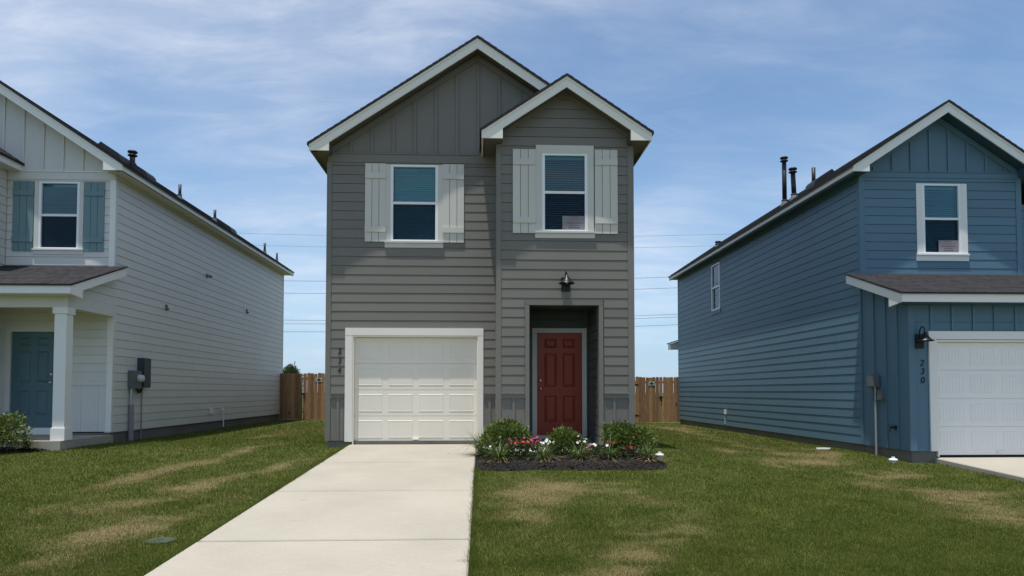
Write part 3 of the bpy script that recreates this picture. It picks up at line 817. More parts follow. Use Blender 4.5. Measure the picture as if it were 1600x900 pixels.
# porch recess behind the opening
casing_frame(h1, 'porch_casing', 'grey', ENT[0], ENT[1], 0.035, ENT[3], 0.08, BY - 0.034, BY + 0.0, 0.095)
DY = 14.55
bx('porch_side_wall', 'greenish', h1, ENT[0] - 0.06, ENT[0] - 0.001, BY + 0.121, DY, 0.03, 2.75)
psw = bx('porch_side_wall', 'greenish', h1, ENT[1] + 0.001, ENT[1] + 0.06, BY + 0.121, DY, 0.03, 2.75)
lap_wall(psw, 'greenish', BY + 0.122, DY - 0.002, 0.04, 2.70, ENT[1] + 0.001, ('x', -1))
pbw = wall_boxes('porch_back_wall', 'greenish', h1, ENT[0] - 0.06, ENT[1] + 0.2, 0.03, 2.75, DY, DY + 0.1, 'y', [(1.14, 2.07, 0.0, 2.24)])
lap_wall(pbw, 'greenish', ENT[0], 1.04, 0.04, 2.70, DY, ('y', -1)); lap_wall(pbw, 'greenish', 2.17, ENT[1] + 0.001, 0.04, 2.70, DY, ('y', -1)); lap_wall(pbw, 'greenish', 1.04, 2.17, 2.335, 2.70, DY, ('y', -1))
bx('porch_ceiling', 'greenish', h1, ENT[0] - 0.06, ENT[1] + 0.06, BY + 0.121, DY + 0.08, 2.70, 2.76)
entry_door(h1, 'red', 1.145, 2.065, 0.14, 2.235, DY + 0.02)
casing_frame(h1, 'door_casing', 'shutter', 1.14, 2.07, 0.035, 2.238, 0.095, DY - 0.03, DY - 0.0005)
bx('door_sill', 'shutter', h1, 1.14, 2.07, DY - 0.05, DY + 0.08, 0.031, 0.138)
# body behind the front, closed and dark inside
for nm, a in (('wall', (GX0, GX0 + 0.13, GY + 0.141, 28, 0.07, 5.80)), ('wall', (GX1 - 0.13, GX1, BY + 0.121, 28, 0.03, 5.80)), ('wall', (GX0, GX1, 28.0, 28.14, 0.03, 5.80))):
    bx(nm, 'grey', h1, *a)
MB().prism([(GX0, 5.80), (GX1, 5.80), (GX1, zin(GX1)), (CXM, zin(CXM)), (GX0, zin(GX0))], 'y', 28.0, 28.13).build('gable_wall', 'grey', h1)
bx('floor_between_storeys', 'inside', h1, GX0 + 0.14, GX1 - 0.14, GY + 0.15, 27.9, 2.85, 3.05)
bx('room_partition', 'inside', h1, GX0 + 0.14, GX1 - 0.14, 16.6, 16.7, 3.06, 5.7)
bx('foundation', 'foundation', h1, GX0 + 0.03, GX1 - 0.03, GY + 0.03, 27.95, -0.6, 0.068)
bx('foundation', 'foundation', h1, BX0 + 0.03, GX1 - 0.03, BY + 0.03, GY + 0.02, -0.6, -0.2)
bx('foundation', 'foundation', h1, ENT[1] + 0.02, GX1 - 0.028, BY + 0.028, GY + 0.02, -0.199, 0.03)
bx('foundation', 'foundation', h1, BX0 + 0.028, ENT[0] - 0.02, BY + 0.028, GY + 0.02, -0.199, 0.03)
wall_lamp(1.585, 3.12, BY - 0.012, 'black gooseneck barn light above the recessed red front door', 'barn lights')
notice(1.53, 1.985, 4.10, 4.36, BY - 0.004, 'printed paper notice in the window of the grey gabled entry bay')

# ------------------------------------------------------------------ white house on the left
LX, LY, LB = -7.85, 15.45, 28.4       # right-hand wall face, front wall face, back
LC = -10.80                            # ridge line
h2 = thing('house', (LC, 22, 0), 'off-white two-storey house with teal door, teal shutters and a porch post', 'house')
LW = (-9.43, -8.58, 4.07, 5.52)
LD = (-9.94, -9.03, 0.27, 2.30)
f = wall_boxes('wall', 'white', h2, -13.75, LX - 0.001, 0.18, 5.80, LY, LY + 0.13, 'y', [LW, LD])
lap_wall(f, 'white', -10.09, LX - 0.10, 3.72, 5.56, LY, ('y', -1), [(LW[0] - 0.05, LW[1] + 0.05, LW[2] - 0.1, LW[3])])
lap_wall(f, 'white', -12.5, LX - 0.10, 1.27, 2.95, LY, ('y', -1), [(LD[0] - 0.06, LD[1] + 0.06, 0, LD[3] + 0.06)])
bx('frieze_board', 'white', f, -10.09, LX - 0.001, LY - 0.028, LY - 0.001, 5.562, 5.72)
bx('frieze_cap', 'white_trim', f, -10.09, LX + 0.02, LY - 0.042, LY - 0.001, 5.722, 5.745)
bx('belt_board', 'white', f, LD[1] + 0.1, LX - 0.10, LY - 0.03, LY - 0.001, 1.165, 1.268)
bx('panel', 'white', f, LD[1] + 0.1, LX - 0.10, LY - 0.010, LY - 0.001, 0.185, 1.164)
battens(f, 'white', [-8.13 - 0.36 * k for k in range(3)], lambda x: 0.186, lambda x: 1.163, LY, 0.05, 0.022)
bx('corner_board', 'white_trim', f, LX - 0.098, LX + 0.02, LY - 0.026, LY + 0.0, 0.185, 5.561)
zl = lambda x: 7.96 - 0.05 - PIT * abs(x - LC)
g = MB().prism([(-13.75, 5.746), (LX, 5.746), (LX, zl(LX)), (LC, zl(LC)), (-13.75, zl(-13.75))], 'y', LY + 0.003, LY + 0.13).build('gable_wall', 'white', h2)
battens(g, 'white', [-8.13 - 0.415 * k for k in range(8)], lambda x: 5.747, lambda x: zl(x) - 0.12, LY, 0.045, 0.022)
sw = bx('side_wall', 'white', h2, LX - 0.13, LX, LY + 0.002, LB, 0.16, 5.78)
lap_wall(sw, 'white', LY + 0.075, LB - 0.05, 0.17, 5.70, LX, ('x', 1), joints=3.66)
bx('corner_board', 'white', sw, LX + 0.0005, LX + 0.021, LY + 0.0005, LY + 0.074, 0.17, 5.69)
bx('corner_board', 'white', sw, LX + 0.0005, LX + 0.021, LB - 0.05, LB + 0.02, 0.15, 5.69)
gable_roof(h2, LC, 3.26, 2.86, 7.96, 5.68, 15.10, 28.75, PIT, 'white_trim', 'white')
bx('wall', 'white', h2, -13.75, LX - 0.131, LB, LB + 0.13, 0.16, 5.78)
bx('wall', 'white', h2, -13.75, -13.62, LY + 0.131, LB, 0.16, 5.78)
bx('foundation', 'foundation', h2, -13.7, LX - 0.015, LY + 0.02, LB - 0.02, -0.6, 0.159)
bx('floor_between_storeys', 'inside', h2, -13.6, LX - 0.14, LY + 0.14, LB - 0.1, 2.95, 3.1)
bx('room_partition', 'inside', h2, -13.6, LX - 0.14, 18.0, 18.1, 3.11, 5.7)
window(h2, *LW, LY, 'white', 0.35, 0.74, 0.085, 0.0, (0.11, 0.12))
shutter(h2, 'teal', -9.96, LW[0] - 0.10, 4.02, 5.51, LY)
shutter(h2, 'teal', LW[1] + 0.10, -8.06, 4.02, 5.51, LY)
entry_door(h2, 'teal_door', LD[0] + 0.005, LD[1] - 0.005, 0.275, 2.295, LY + 0.02, 1)
casing_frame(h2, 'door_casing', 'white', LD[0], LD[1], 0.13, LD[3], 0.10, LY - 0.026, LY - 0.0005)
bx('door_sill', 'white_trim', h2, LD[0], LD[1], LY - 0.045, LY + 0.08, 0.125, 0.268)
# porch: floor, post, beam, lean-to roof
bx('porch_floor', 'concrete', h2, -12.6, LX + 0.06, 13.55, LY - 0.002, -0.30, 0.115)
post = bx('porch_post', 'white_trim', h2, -8.02, -7.80, 13.68, 13.90, 0.36, 2.50)
MB().box(-8.04, -7.78, 13.66, 13.92, 0.117, 0.345).box(-8.03, -7.79, 13.67, 13.91, 0.345, 0.36).build('post_base', 'white_trim', post)
bx('post_capital', 'white_trim', post, -8.045, -7.775, 13.655, 13.925, 2.50, 2.62)
bx('porch_beam', 'white', h2, -12.6, -7.79, 13.69, 13.89, 2.622, 2.86)
bx('porch_beam', 'white', h2, -7.99, -7.788, 13.891, LY - 0.03, 2.622, 2.86)
bx('porch_ceiling', 'white', h2, -12.6, -7.99, 13.893, LY - 0.03, 2.80, 2.83)
def lean_roof(h, x0, x1, yf, yb, zf, zbk, fas, sof, side):
    """lean-to roof; side = -1/+1 which end shows its raking board"""
    s = (zbk - zf) / (yb - yf)
    r = MB().prism([(yf - 0.03, zf - 0.03 * s + 0.006), (yb, zbk + 0.006), (yb, zbk + 0.03), (yf - 0.03, zf - 0.03 * s + 0.03)], 'x', x0 - 0.02, x1 + 0.02).build('roof_slope', 'shingle', h)
    # shingle tabs laid in courses, uneven butts
    vs, fs, tone = [], [], []
    n = 13
    for k in range(n):
        ya, yb_ = yf - 0.032 + (yb - yf + 0.03) * k / n, yf - 0.032 + (yb - yf + 0.03) * (k + 1.15) / n
        yb_ = min(yb_, yb - 0.001)
        x = x0 - 0.02 - random.uniform(0, 0.2)
        while x < x1 + 0.02:
            w = random.uniform(0.10, 0.34); t = random.choice((0.010, 0.010, 0.016))
            a, b = max(x, x0 - 0.02), min(x + w - 0.003, x1 + 0.02)
            if b - a > 0.02:
                za, zb_ = zf + (ya - yf) * s + 0.031, zf + (yb_ - yf) * s + 0.031
                q = len(vs)
                vs += [(a, ya, za), (b, ya, za), (b, yb_, zb_), (a, yb_, zb_), (a, ya, za + t), (b, ya, za + t), (b, yb_, zb_ + 0.003), (a, yb_, zb_ + 0.003)]
                fs += [(q + 4, q + 5, q + 6, q + 7), (q, q + 1, q + 5, q + 4), (q + 1, q + 2, q + 6, q + 5), (q + 3, q, q + 4, q + 7)]
                tone += [random.random() ** 2] * 8
            x += w
    me = np_mesh('shingle_tabs', np.array(vs), np.array(fs), 'shingle', [('tone', np.array(tone))])
    link('shingle_tabs', me, (0, 0, 0), r, 'stuff')
    bx('fascia_board', fas, h, x0, x1, yf, yf + 0.03, zf - 0.145, zf + 0.002)
    MB().prism([(yf + 0.032, zf - 0.002), (yb - 0.001, zbk - 0.004), (yb - 0.001, zbk - 0.12), (yf + 0.032, zf - 0.12)], 'x', x0 + 0.034, x1 - 0.034).build('roof_sheathing', sof, r)
    xe = (x1 - 0.032, x1 - 0.001) if side > 0 else (x0 + 0.001, x0 + 0.032)
    MB().prism([(yf + 0.031, zf), (yb - 0.002, zbk), (yb - 0.002, zbk - 0.17), (yf + 0.42, zf - 0.17 + 0.42 * s), (yf + 0.42, zf - 0.19), (yf + 0.031, zf - 0.144)], 'x', *xe).build('rake_board', fas, h)
    bx('eave_soffit', sof, h, x0 + 0.034, x1 - 0.034, yf + 0.031, yf + 0.40, zf - 0.155, zf - 0.125)
lean_roof(h2, -12.7, -7.565, 13.36, LY - 0.03, 2.985, 3.67, 'white_trim', 'white', 1)
inf = MB().prism([(13.7, 2.862), (LY - 0.031, 2.862), (LY - 0.031, 3.56), (13.75, 2.97)], 'x', -7.94, -7.815).build('porch_gable_end', 'white', h2)
lap_wall(inf, 'white', 13.8, LY - 0.032, 2.863, 3.45, -7.815, ('x', 1), clip=lambda z: (13.75 + (z + 0.06 - 2.97) / 0.334, 99))
# bay at the far left, its roof edge and side wall come into view
bx('bay_wall', 'white', h2, -12.6, -10.11, 14.70, 14.82, 0.18, 5.75)
bw_ = bx('bay_wall', 'white', h2, -10.23, -10.11, 14.821, LY - 0.03, 2.9, 5.75)
lap_wall(bw_, 'white', 14.73, LY - 0.032, 3.72, 5.70, -10.11, ('x', 1))
gable_roof(h2, -11.35, 1.555, 1.16, 6.90, 5.725, 14.36, 16.6, PIT, 'white_trim', 'white')

# things on the white side wall
def fitting(name, label, cat, parts, loc):
    t = thing(name, loc, label, cat)
    for nm, mt, mb in parts: mb.build(nm, mt, t)
    return t
X0 = LX + 0.022
m = fitting('electric_meter', 'grey electric meter and dark breaker box with conduits on white siding', 'electric meter', [
    ('breaker_box', 'darkbox', MB().box(X0, X0 + 0.13, 16.53, 16.90, 1.12, 1.80)),
    ('breaker_door', 'darkbox', MB().box(X0 + 0.131, X0 + 0.145, 16.55, 16.88, 1.15, 1.77)),
    ('meter_box', 'greybox', MB().box(X0, X0 + 0.12, 16.10, 16.50, 1.10, 1.50)),
    ('meter_dome', 'globe', MB().lathe([(0.085, 0), (0.085, 0.05), (0.07, 0.10), (0.03, 0.12)], (X0 + 0.121, 16.36, 1.33), 16, 'x')),
    ('cable_elbow', 'dark', MB().tube([(X0 + 0.06, 16.42, 1.10), (X0 + 0.07, 16.44, 1.02), (X0 + 0.06, 16.58, 1.03), (X0 + 0.06, 16.62, 1.12)], 0.028)),
    ('conduit', 'steel', MB().tube([(X0 + 0.05, 16.17, 1.10), (X0 + 0.05, 16.17, 0.72)], 0.038)),
    ('conduit_sleeve', 'greypvc', MB().tube([(X0 + 0.055, 16.17, 0.74), (X0 + 0.055, 16.17, -0.12)], 0.058, 10)),
    ('ground_conduit', 'greypvc', MB().tube([(X0 + 0.03, 16.70, 1.12), (X0 + 0.03, 16.70, -0.12)], 0.014))], (LX, 16.5, 0))
for (y, z, nm, lb) in ((17.95, 3.13, 'wall_bracket', 'small grey cable bracket on white side wall above the meter'), (24.0, 3.72, 'wall_bracket', 'small grey cable bracket on white side wall towards the fence')):
    fitting(nm, lb, 'bracket', [('plate', 'boot', MB().box(X0, X0 + 0.02, y - 0.05, y + 0.05, z - 0.08, z + 0.06)), ('hook', 'boot', MB().box(X0 + 0.021, X0 + 0.07, y - 0.02, y + 0.02, z - 0.07, z - 0.03))], (LX, y, z))
fitting('flood_light', 'small pale camera-like fixture high on the white side wall', 'fixture', [('base', 'boot', MB().lathe([(0.06, 0), (0.05, 0.04)], (X0, 20.5, 4.33), 10, 'x')), ('head', 'greypvc', MB().tube([(X0 + 0.04, 20.5, 4.33), (X0 + 0.16, 20.42, 4.29)], 0.045))], (LX, 20.5, 4.3))
fitting('hose_tap', 'white outlet cover low on the white side wall', 'outlet', [('cover', 'pvc', MB().box(X0, X0 + 0.07, 20.88, 21.02, 0.40, 0.58))], (LX, 20.95, 0.4))
fitting('drain_pipe', 'thin white condensate pipe low on white side wall', 'pipe', [('elbow', 'pvc', MB().tube([(X0, 21.8, 0.50), (X0 + 0.06, 21.8, 0.50), (X0 + 0.075, 21.8, 0.47)], 0.03)), ('pipe', 'pvc', MB().tube([(X0 + 0.07, 21.8, 0.47), (X0 + 0.07, 21.8, -0.02)], 0.017))], (LX, 21.8, 0))

# roof vents: capped flues, plain pipes and low box vents, each standing on its slope
def slope_z(cx, zr, x): return zr + 0.05 - PIT * abs(x - cx)
def flue(x, y, zbase, ztop, r, cap, label, group, lean=0.0):
    t = thing('roof_flue' if cap else 'vent_pipe', (x, y, zbase), label, 'roof vent', group)
    MB().tube([(x, y, zbase - 0.05), (x + lean, y, ztop - (0.06 if cap else 0))], r, 10).build('pipe', 'darkpipe', t, True)
    MB().lathe([(r * 2.1, -0.10), (r * 1.6, 0.02), (r * 1.2, 0.09), (r * 1.45, 0.095), (r * 1.45, 0.11), (r * 1.05, 0.115)], (x, y, zbase), 12).build('boot', 'boot', t)
    if cap:
        MB().lathe([(r * 1.75, 0.0), (r * 1.75, 0.018), (r * 1.1, 0.022), (r * 1.1, 0.06), (r * 1.8, 0.075), (r * 1.8, 0.10), (r * 1.4, 0.12), (r * 0.4, 0.125)], (x + lean, y, ztop - 0.12), 14).build('cap', 'darkpipe', t, True)
def box_vent(x, y, cx, zr, label):
    sg = 1 if x > cx else -1
    t = thing('box_vent', (x, y, slope_z(cx, zr, x)), label, 'roof vent', 'low box vents on the roofs')
    z = slope_z(cx, zr, x)
    P = lambda dx, dh: (x + sg * dx, z - PIT * dx + dh)
    MB().prism([P(-0.26, 0.0), P(0.26, 0.0), P(0.25, 0.10), P(0.20, 0.135), P(-0.18, 0.135), P(-0.25, 0.02)], 'y', y - 0.24, y + 0.24).build('hood', 'darkpipe', t)
    MB().prism([P(-0.36, 0.012), P(0.30, 0.012), P(0.30, 0.022), P(-0.36, 0.022)], 'y', y - 0.32, y + 0.32).build('flange', 'darkpipe', t)
RC, RZR = 9.51, 6.93
for x, y, zt, r, cap, lb, ln in ((8.05, 18.38, 7.28, 0.058, True, 'tall dark capped flue on the blue house roof', 0), (8.05, 17.80, 6.80, 0.06, True, 'shorter capped flue beside the tall one on the blue roof', -0.03), (8.10, 16.83, 6.50, 0.045, False, 'plain dark vent pipe on blue roof by the box vent', 0), (8.0, 23.55, 6.12, 0.06, True, 'stubby dark vent far back on the blue house roof', 0)):
    flue(x, y, slope_z(RC, RZR, x), zt, r, cap, lb, 'vents on the blue house roof', ln)
box_vent(8.22, 16.75, RC, RZR, 'low dark box vent on the blue house roof')
for x, y, zt, r, cap, lb in ((-8.1, 16.67, 6.62, 0.06, True, 'short dark capped flue on the white house roof'), (-8.05, 19.15, 6.56, 0.04, False, 'plain vent pipe on white roof next after the capped flue'), (-8.05, 21.65, 6.52, 0.04, False, 'plain vent pipe on white roof before the far box vent'), (-8.05, 26.6, 6.55, 0.04, False, 'plain vent pipe near the far end of the white roof'), (-8.0, 28.0, 6.46, 0.035, False, 'thin vent pipe last on the white roof by its far corner')):
    flue(x, y, slope_z(LC, 7.96, x), zt, r, cap, lb, 'vents on the white house roof')
box_vent(-8.30, 16.25, LC, 7.96, 'low dark box vent on white roof, up-slope of the capped flue')
box_vent(-7.95, 16.75, LC, 7.96, 'low dark box vent on white roof at the foot of the capped flue')
box_vent(-7.95, 22.3, LC, 7.96, 'low dark box vent far along the white roof')

# ------------------------------------------------------------------ blue house on the right
RX, RY, RGY, RB = 7.80, 14.22, 12.62, 27.7
h3 = thing('house', (RC, 20, -0.1), 'blue lap-sided two-storey house with white garage door and lean-to roof', 'house')
RW = (9.115, 9.94, 3.88, 5.345)
f = wall_boxes('wall', 'blue', h3, RX, 11.22, -0.05, 5.60, RY, RY + 0.13, 'y', [RW])
lap_wall(f, 'blue', RX + 0.10, 11.12, 3.40, 5.46, RY, ('y', -1), [(RW[0] - 0.06, RW[1] + 0.06, RW[2] - 0.1, RW[3])])
bx('frieze_board', 'blue', f, RX + 0.002, 11.218, RY - 0.028, RY - 0.001, 5.462, 5.575)
bx('frieze_cap', 'blue', f, RX + 0.05, 11.20, RY - 0.042, RY - 0.001, 5.576, 5.598)
for a, b in ((RX - 0.02, RX + 0.098), (11.122, 11.24)):
    bx('corner_board', 'blue', f, a, b, RY - 0.026, RY + (0.0 if a < 9 else 0.08), -0.04, 5.461)
zrr = lambda x: RZR - 0.05 - PIT * abs(x - RC)
g = MB().prism([(RX, 5.599), (11.22, 5.599), (11.22, zrr(11.22)), (RC, zrr(RC)), (RX, zrr(RX))], 'y', RY + 0.003, RY + 0.13).build('gable_wall', 'blue', h3)
battens(g, 'blue', [RC - 0.2 + 0.4 * k for k in range(-4, 5)], lambda x: 5.599, lambda x: zrr(x) - 0.25, RY, 0.045, 0.022)
for sg in (-1, 1):
    MB().prism([(RC, zrr(RC) - 0.12), (RC + sg * 1.66, zrr(RC) - 0.12 - PIT * 1.66), (RC + sg * 1.66, zrr(RC) - 0.25 - PIT * 1.66), (RC, zrr(RC) - 0.25)], 'y', RY - 0.022, RY - 0.001).build('rake_frieze', 'blue', g)
SWIN = (22.78, 23.62, 3.74, 5.28)
sw = wall_boxes('side_wall', 'blue', h3, RY + 0.131, RB, -0.05, 5.60, RX, RX + 0.13, 'x', [SWIN])
lap_wall(sw, 'blue', RY + 0.075, RB - 0.05, -0.045, 5.56, RX, ('x', -1), [(SWIN[0] - 0.05, SWIN[1] + 0.05, SWIN[2] - 0.05, SWIN[3] + 0.05)], joints=3.66)
bx('corner_board', 'blue', sw, RX - 0.0215, RX - 0.0005, RY + 0.0005, RY + 0.074, -0.04, 5.55)
bx('corner_board', 'blue', sw, RX - 0.0215, RX - 0.0005, RB - 0.05, RB + 0.02, -0.06, 5.55)
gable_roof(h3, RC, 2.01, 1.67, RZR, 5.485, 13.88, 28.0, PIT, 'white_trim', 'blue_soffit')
bx('wall', 'blue', h3, RX, 11.22, RB, RB + 0.13, -0.05, 5.60)
bx('wall', 'blue', h3, 11.09, 11.22, RY + 0.131, RB, -0.05, 5.60)
bx('foundation', 'foundation', h3, RX + 0.02, 11.2, RY + 0.02, RB - 0.02, -0.9, -0.051)
bx('floor_between_storeys', 'inside', h3, RX + 0.14, 11.08, RY + 0.14, RB - 0.1, 2.7, 2.9)
bx('room_partition', 'inside', h3, RX + 0.14, 11.08, 17.0, 17.1, 2.91, 5.5)
window(h3, *RW, RY, 'white_trim', 0.55, 0.0, 0.125, 0.0, (0.13, 0.15))
# small window in the side wall
y0, y1, z0, z1 = SWIN
w = MB().box(RX - 0.03, RX + 0.06, y0, y0 + 0.05, z0, z1).box(RX - 0.03, RX + 0.06, y1 - 0.05, y1, z0, z1).box(RX - 0.029, RX + 0.06, y0 + .05, y1 - .05, z0, z0 + 0.05).box(RX - 0.029, RX + 0.06, y0 + .05, y1 - .05, z1 - 0.05, z1).build('window', 'vinyl', h3)
zm = (z0 + z1) / 2
bx('meeting_rail', 'vinyl', w, RX - 0.015, RX + 0.05, y0 + 0.05, y1 - 0.05, zm - 0.03, zm + 0.03)
bx('pane', 'glass', w, RX + 0.012, RX + 0.016, y0 + 0.046, y1 - 0.046, zm + 0.026, z1 - 0.046)
bx('pane', 'glass', w, RX + 0.030, RX + 0.034, y0 + 0.046, y1 - 0.046, z0 + 0.046, zm - 0.026)
bx('blind', 'blind', w, RX + 0.09, RX + 0.094, y0 + 0.06, y1 - 0.06, zm, z1 - 0.05)
bx('sill_apron', 'blue', w, RX - 0.035, RX - 0.003, y0 - 0.06, y1 + 0.06, z0 - 0.12, z0 - 0.002)
notice(9.46, 9.885, 3.925, 4.165, RY - 0.004, 'printed paper notice in the upper window of the blue house')
# garage front
RGD = (8.31, 10.72, -0.13, 1.955)
gf = wall_boxes('garage_wall', 'blue', h3, RX, 11.22, -0.05, 2.74, RGY, RGY + 0.13, 'y', [(RGD[0], RGD[1], -0.2, RGD[3])])
gs = bx('garage_wall', 'blue', h3, RX, RX + 0.13, RGY + 0.131, RY - 0.03, -0.05, 2.72)
MB().prism([(RGY + 0.131, 2.721), (RY - 0.03, 2.721), (RY - 0.03, 3.27), (RGY + 0.2, 2.74)], 'x', RX, RX + 0.12).build('garage_wall', 'blue', h3)
for y in (12.98, 13.36, 13.77): bx('batten', 'blue', gs, RX - 0.022, RX - 0.001, y - 0.024, y + 0.024, -0.048, 2.72 + 0.33 * (y - 12.75))
bx('corner_board', 'blue', gf, RX - 0.022, RX + 0.10, RGY - 0.024, RGY - 0.0005, -0.045, 2.62)
bx('corner_board', 'blue', gs, RX - 0.0225, RX - 0.0005, RGY, RGY + 0.10, -0.045, 2.62)
battens(gf, 'blue', [8.22 + 0.40 * k for k in range(8)], lambda x: RGD[3] + 0.19, lambda x: 2.60, RGY, 0.045, 0.022)
bx('belt_board', 'blue', gf, RX + 0.101, 11.2, RGY - 0.012, RGY - 0.001, 2.30, 2.303)
bx('garage_casing', 'white_trim', h3, RGD[0] - 0.155, RGD[0] - 0.02, RGY - 0.034, RGY - 0.0005, -0.05, RGD[3] + 0.03)
bx('garage_casing', 'white_trim', h3, RGD[1] + 0.02, RGD[1] + 0.155, RGY - 0.034, RGY - 0.0005, -0.05, RGD[3] + 0.03)
bx('garage_casing', 'white_trim', h3, RGD[0] - 0.156, RGD[1] + 0.156, RGY - 0.036, RGY - 0.0005, RGD[3] + 0.031, RGD[3] + 0.18)
for a, b in ((RGD[0] - 0.0195, RGD[0] + 0.004), (RGD[1] - 0.004, RGD[1] + 0.0195)):
    bx('garage_jamb', 'white_trim', h3, a, b, RGY - 0.02, RGY + 0.13, -0.15, RGD[3] + 0.02)
bx('garage_jamb', 'white_trim', h3, RGD[0] + 0.005, RGD[1] - 0.005, RGY - 0.02, RGY + 0.13, RGD[3] - 0.012, RGD[3] + 0.02)
garage_door(h3, 'garage_w', RGD[0] + 0.006, RGD[1] - 0.006, RGD[2], RGD[3] - 0.014, RGY + 0.07)
bx('foundation', 'foundation', h3, RX + 0.03, RGD[0] - 0.02, RGY + 0.03, RY + 0.01, -0.9, -0.052)
bx('foundation', 'foundation', h3, RGD[0] - 0.019, 11.2, RGY + 0.04, RY + 0.01, -0.9, -0.20)
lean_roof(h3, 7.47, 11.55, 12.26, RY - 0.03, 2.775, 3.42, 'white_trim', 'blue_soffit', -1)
digits(h3, '230', 0, [(8.03, 1.50), (8.035, 1.345), (8.035, 1.185)], RGY - 0.008, 0.165)
wall_lamp(7.975, 2.02, RGY - 0.006, 'black gooseneck barn light beside the white garage door', 'barn lights')
# rear porch corner peeping past the back
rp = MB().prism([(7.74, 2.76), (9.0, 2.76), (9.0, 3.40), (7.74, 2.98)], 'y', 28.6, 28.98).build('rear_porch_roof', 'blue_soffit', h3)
bx('fascia_board', 'white_trim', rp, 7.71, 7.738, 28.57, 28.99, 2.75, 2.985)
MB().prism([(7.71, 2.75), (8.3, 2.75), (8.3, 2.9), (8.0, 3.03), (7.71, 2.985)], 'y', 28.56, 28.598).build('rake_board', 'white_trim', rp)
MB().prism([(7.66, 2.98), (8.4, 3.22), (8.4, 3.26), (7.66, 3.02)], 'y', 28.5, 29.02).build('roof_slope', 'shingle', rp)
bx('rear_porch_wall', 'blue', h3, 8.75, 11.2, RB + 0.131, 28.95, -0.2, 2.755)
# wing set back on the far side
wg = bx('wing_wall', 'blue', h3, 11.221, 14.2, 15.2, 27.0, -0.05, 5.2)
lap_wall(wg, 'blue', 11.26, 14.2, 0.0, 5.1, 15.2, ('y', -1))
MB().prism([(11.225, 5.9), (14.6, 4.95), (14.6, 5.05), (11.225, 6.0)], 'y', 14.85, 27.3).build('roof_slope', 'shingle', h3)
XW = RX - 0.022
fitting('utility_riser', 'grey utility box on a thin metal riser against the blue wall', 'utility box', [
    ('riser', 'steel', MB().tube([(XW - 0.06, 13.62, 1.15), (XW - 0.06, 13.62, -0.32)], 0.020)),
    ('upper_box', 'boot', MB().box(XW - 0.12, XW, 13.56, 13.80, 1.12, 1.36)),
    ('upper_box_lid', 'boot', MB().box(XW - 0.135, XW - 0.121, 13.575, 13.785, 1.14, 1.34)),
    ('lower_box', 'boot', MB().box(XW - 0.09, XW, 13.36, 13.50, 0.88, 1.06)),
    ('cable_elbow', 'greybox', MB().tube([(XW - 0.05, 13.50, 0.95), (XW - 0.06, 13.56, 0.86), (XW - 0.06, 13.70, 0.86), (XW - 0.05, 13.72, 1.12)], 0.022))], (RX, 13.6, -0.2))
fitting('hose_tap', 'dark hose tap low on the blue garage wall', 'tap', [
    ('valve', 'darkpipe', MB().tube([(XW, 13.05, 0.36), (XW - 0.10, 13.05, 0.36), (XW - 0.13, 13.05, 0.28)], 0.022)),
    ('handle', 'darkpipe', MB().lathe([(0.045, 0), (0.045, 0.012)], (XW - 0.09, 13.05, 0.40), 10)),
    ('flange', 'darkpipe', MB().lathe([(0.045, 0), (0.045, 0.01)], (XW, 13.05, 0.36), 10, 'x', -1))], (RX, 13.05, 0.3))
fitting('wall_outlet', 'small white outlet low on blue side wall', 'outlet', [('cover', 'pvc', MB().box(RX - 0.06, RX - 0.016, 22.3, 22.42, 0.32, 0.46)), ('pipe', 'pvc', MB().tube([(RX - 0.04, 22.36, 0.32), (RX - 0.04, 22.36, 0.0)], 0.012))], (RX, 22.3, 0))
def cleanout(x, y, label):
    z = float(ground_z(x, y))
    t = thing('cleanout_cap', (x, y, z), label, 'drain cap', 'white drain caps in the lawn')
    MB().lathe([(0.055, -0.05), (0.055, 0.05), (0.075, 0.052), (0.075, 0.085), (0.05, 0.095)], (x, y, z), 16).build('cap', 'pvc', t, True)
    MB().box(x - 0.022, x + 0.022, y - 0.022, y + 0.022, z + 0.095, z + 0.125).build('plug', 'pvc', t)
cleanout(3.08, 12.2, 'white drain cap in the grass at the end of the flower bed')
cleanout(7.42, 12.55, 'white drain cap in the grass by the blue house corner')
# bit of pale rubble on the bare strip by the blue house
sx, sy = 7.28, 14.9
tag(MB().prism([(-.16 + sx, -.05 + sy), (.1 + sx, -.09 + sy), (.19 + sx, .02 + sy), (.05 + sx, .1 + sy), (-.12 + sx, .07 + sy)], 'z', float(ground_z(sx, sy)) - 0.01, float(ground_z(sx, sy)) + 0.035).build('rubble_piece', 'pvc'), 'flat white scrap of rubble on worn grass beside the blue house', 'rubble')
vx, vy = -3.0, 6.85
vz = float(ground_z(vx, vy))
vb = thing('valve_box', (vx, vy, vz), 'faded green plastic valve box lid sunk in the lawn by the driveway', 'valve box')
MB().lathe([(0.14, -0.02), (0.14, 0.006), (0.125, 0.012), (0.02, 0.016)], (vx, vy, vz), 20).build('lid', 'lid', vb)
MB().box(vx - 0.03, vx + 0.03, vy - 0.008, vy + 0.008, vz + 0.016, vz + 0.021).build('grip', 'lid', vb)

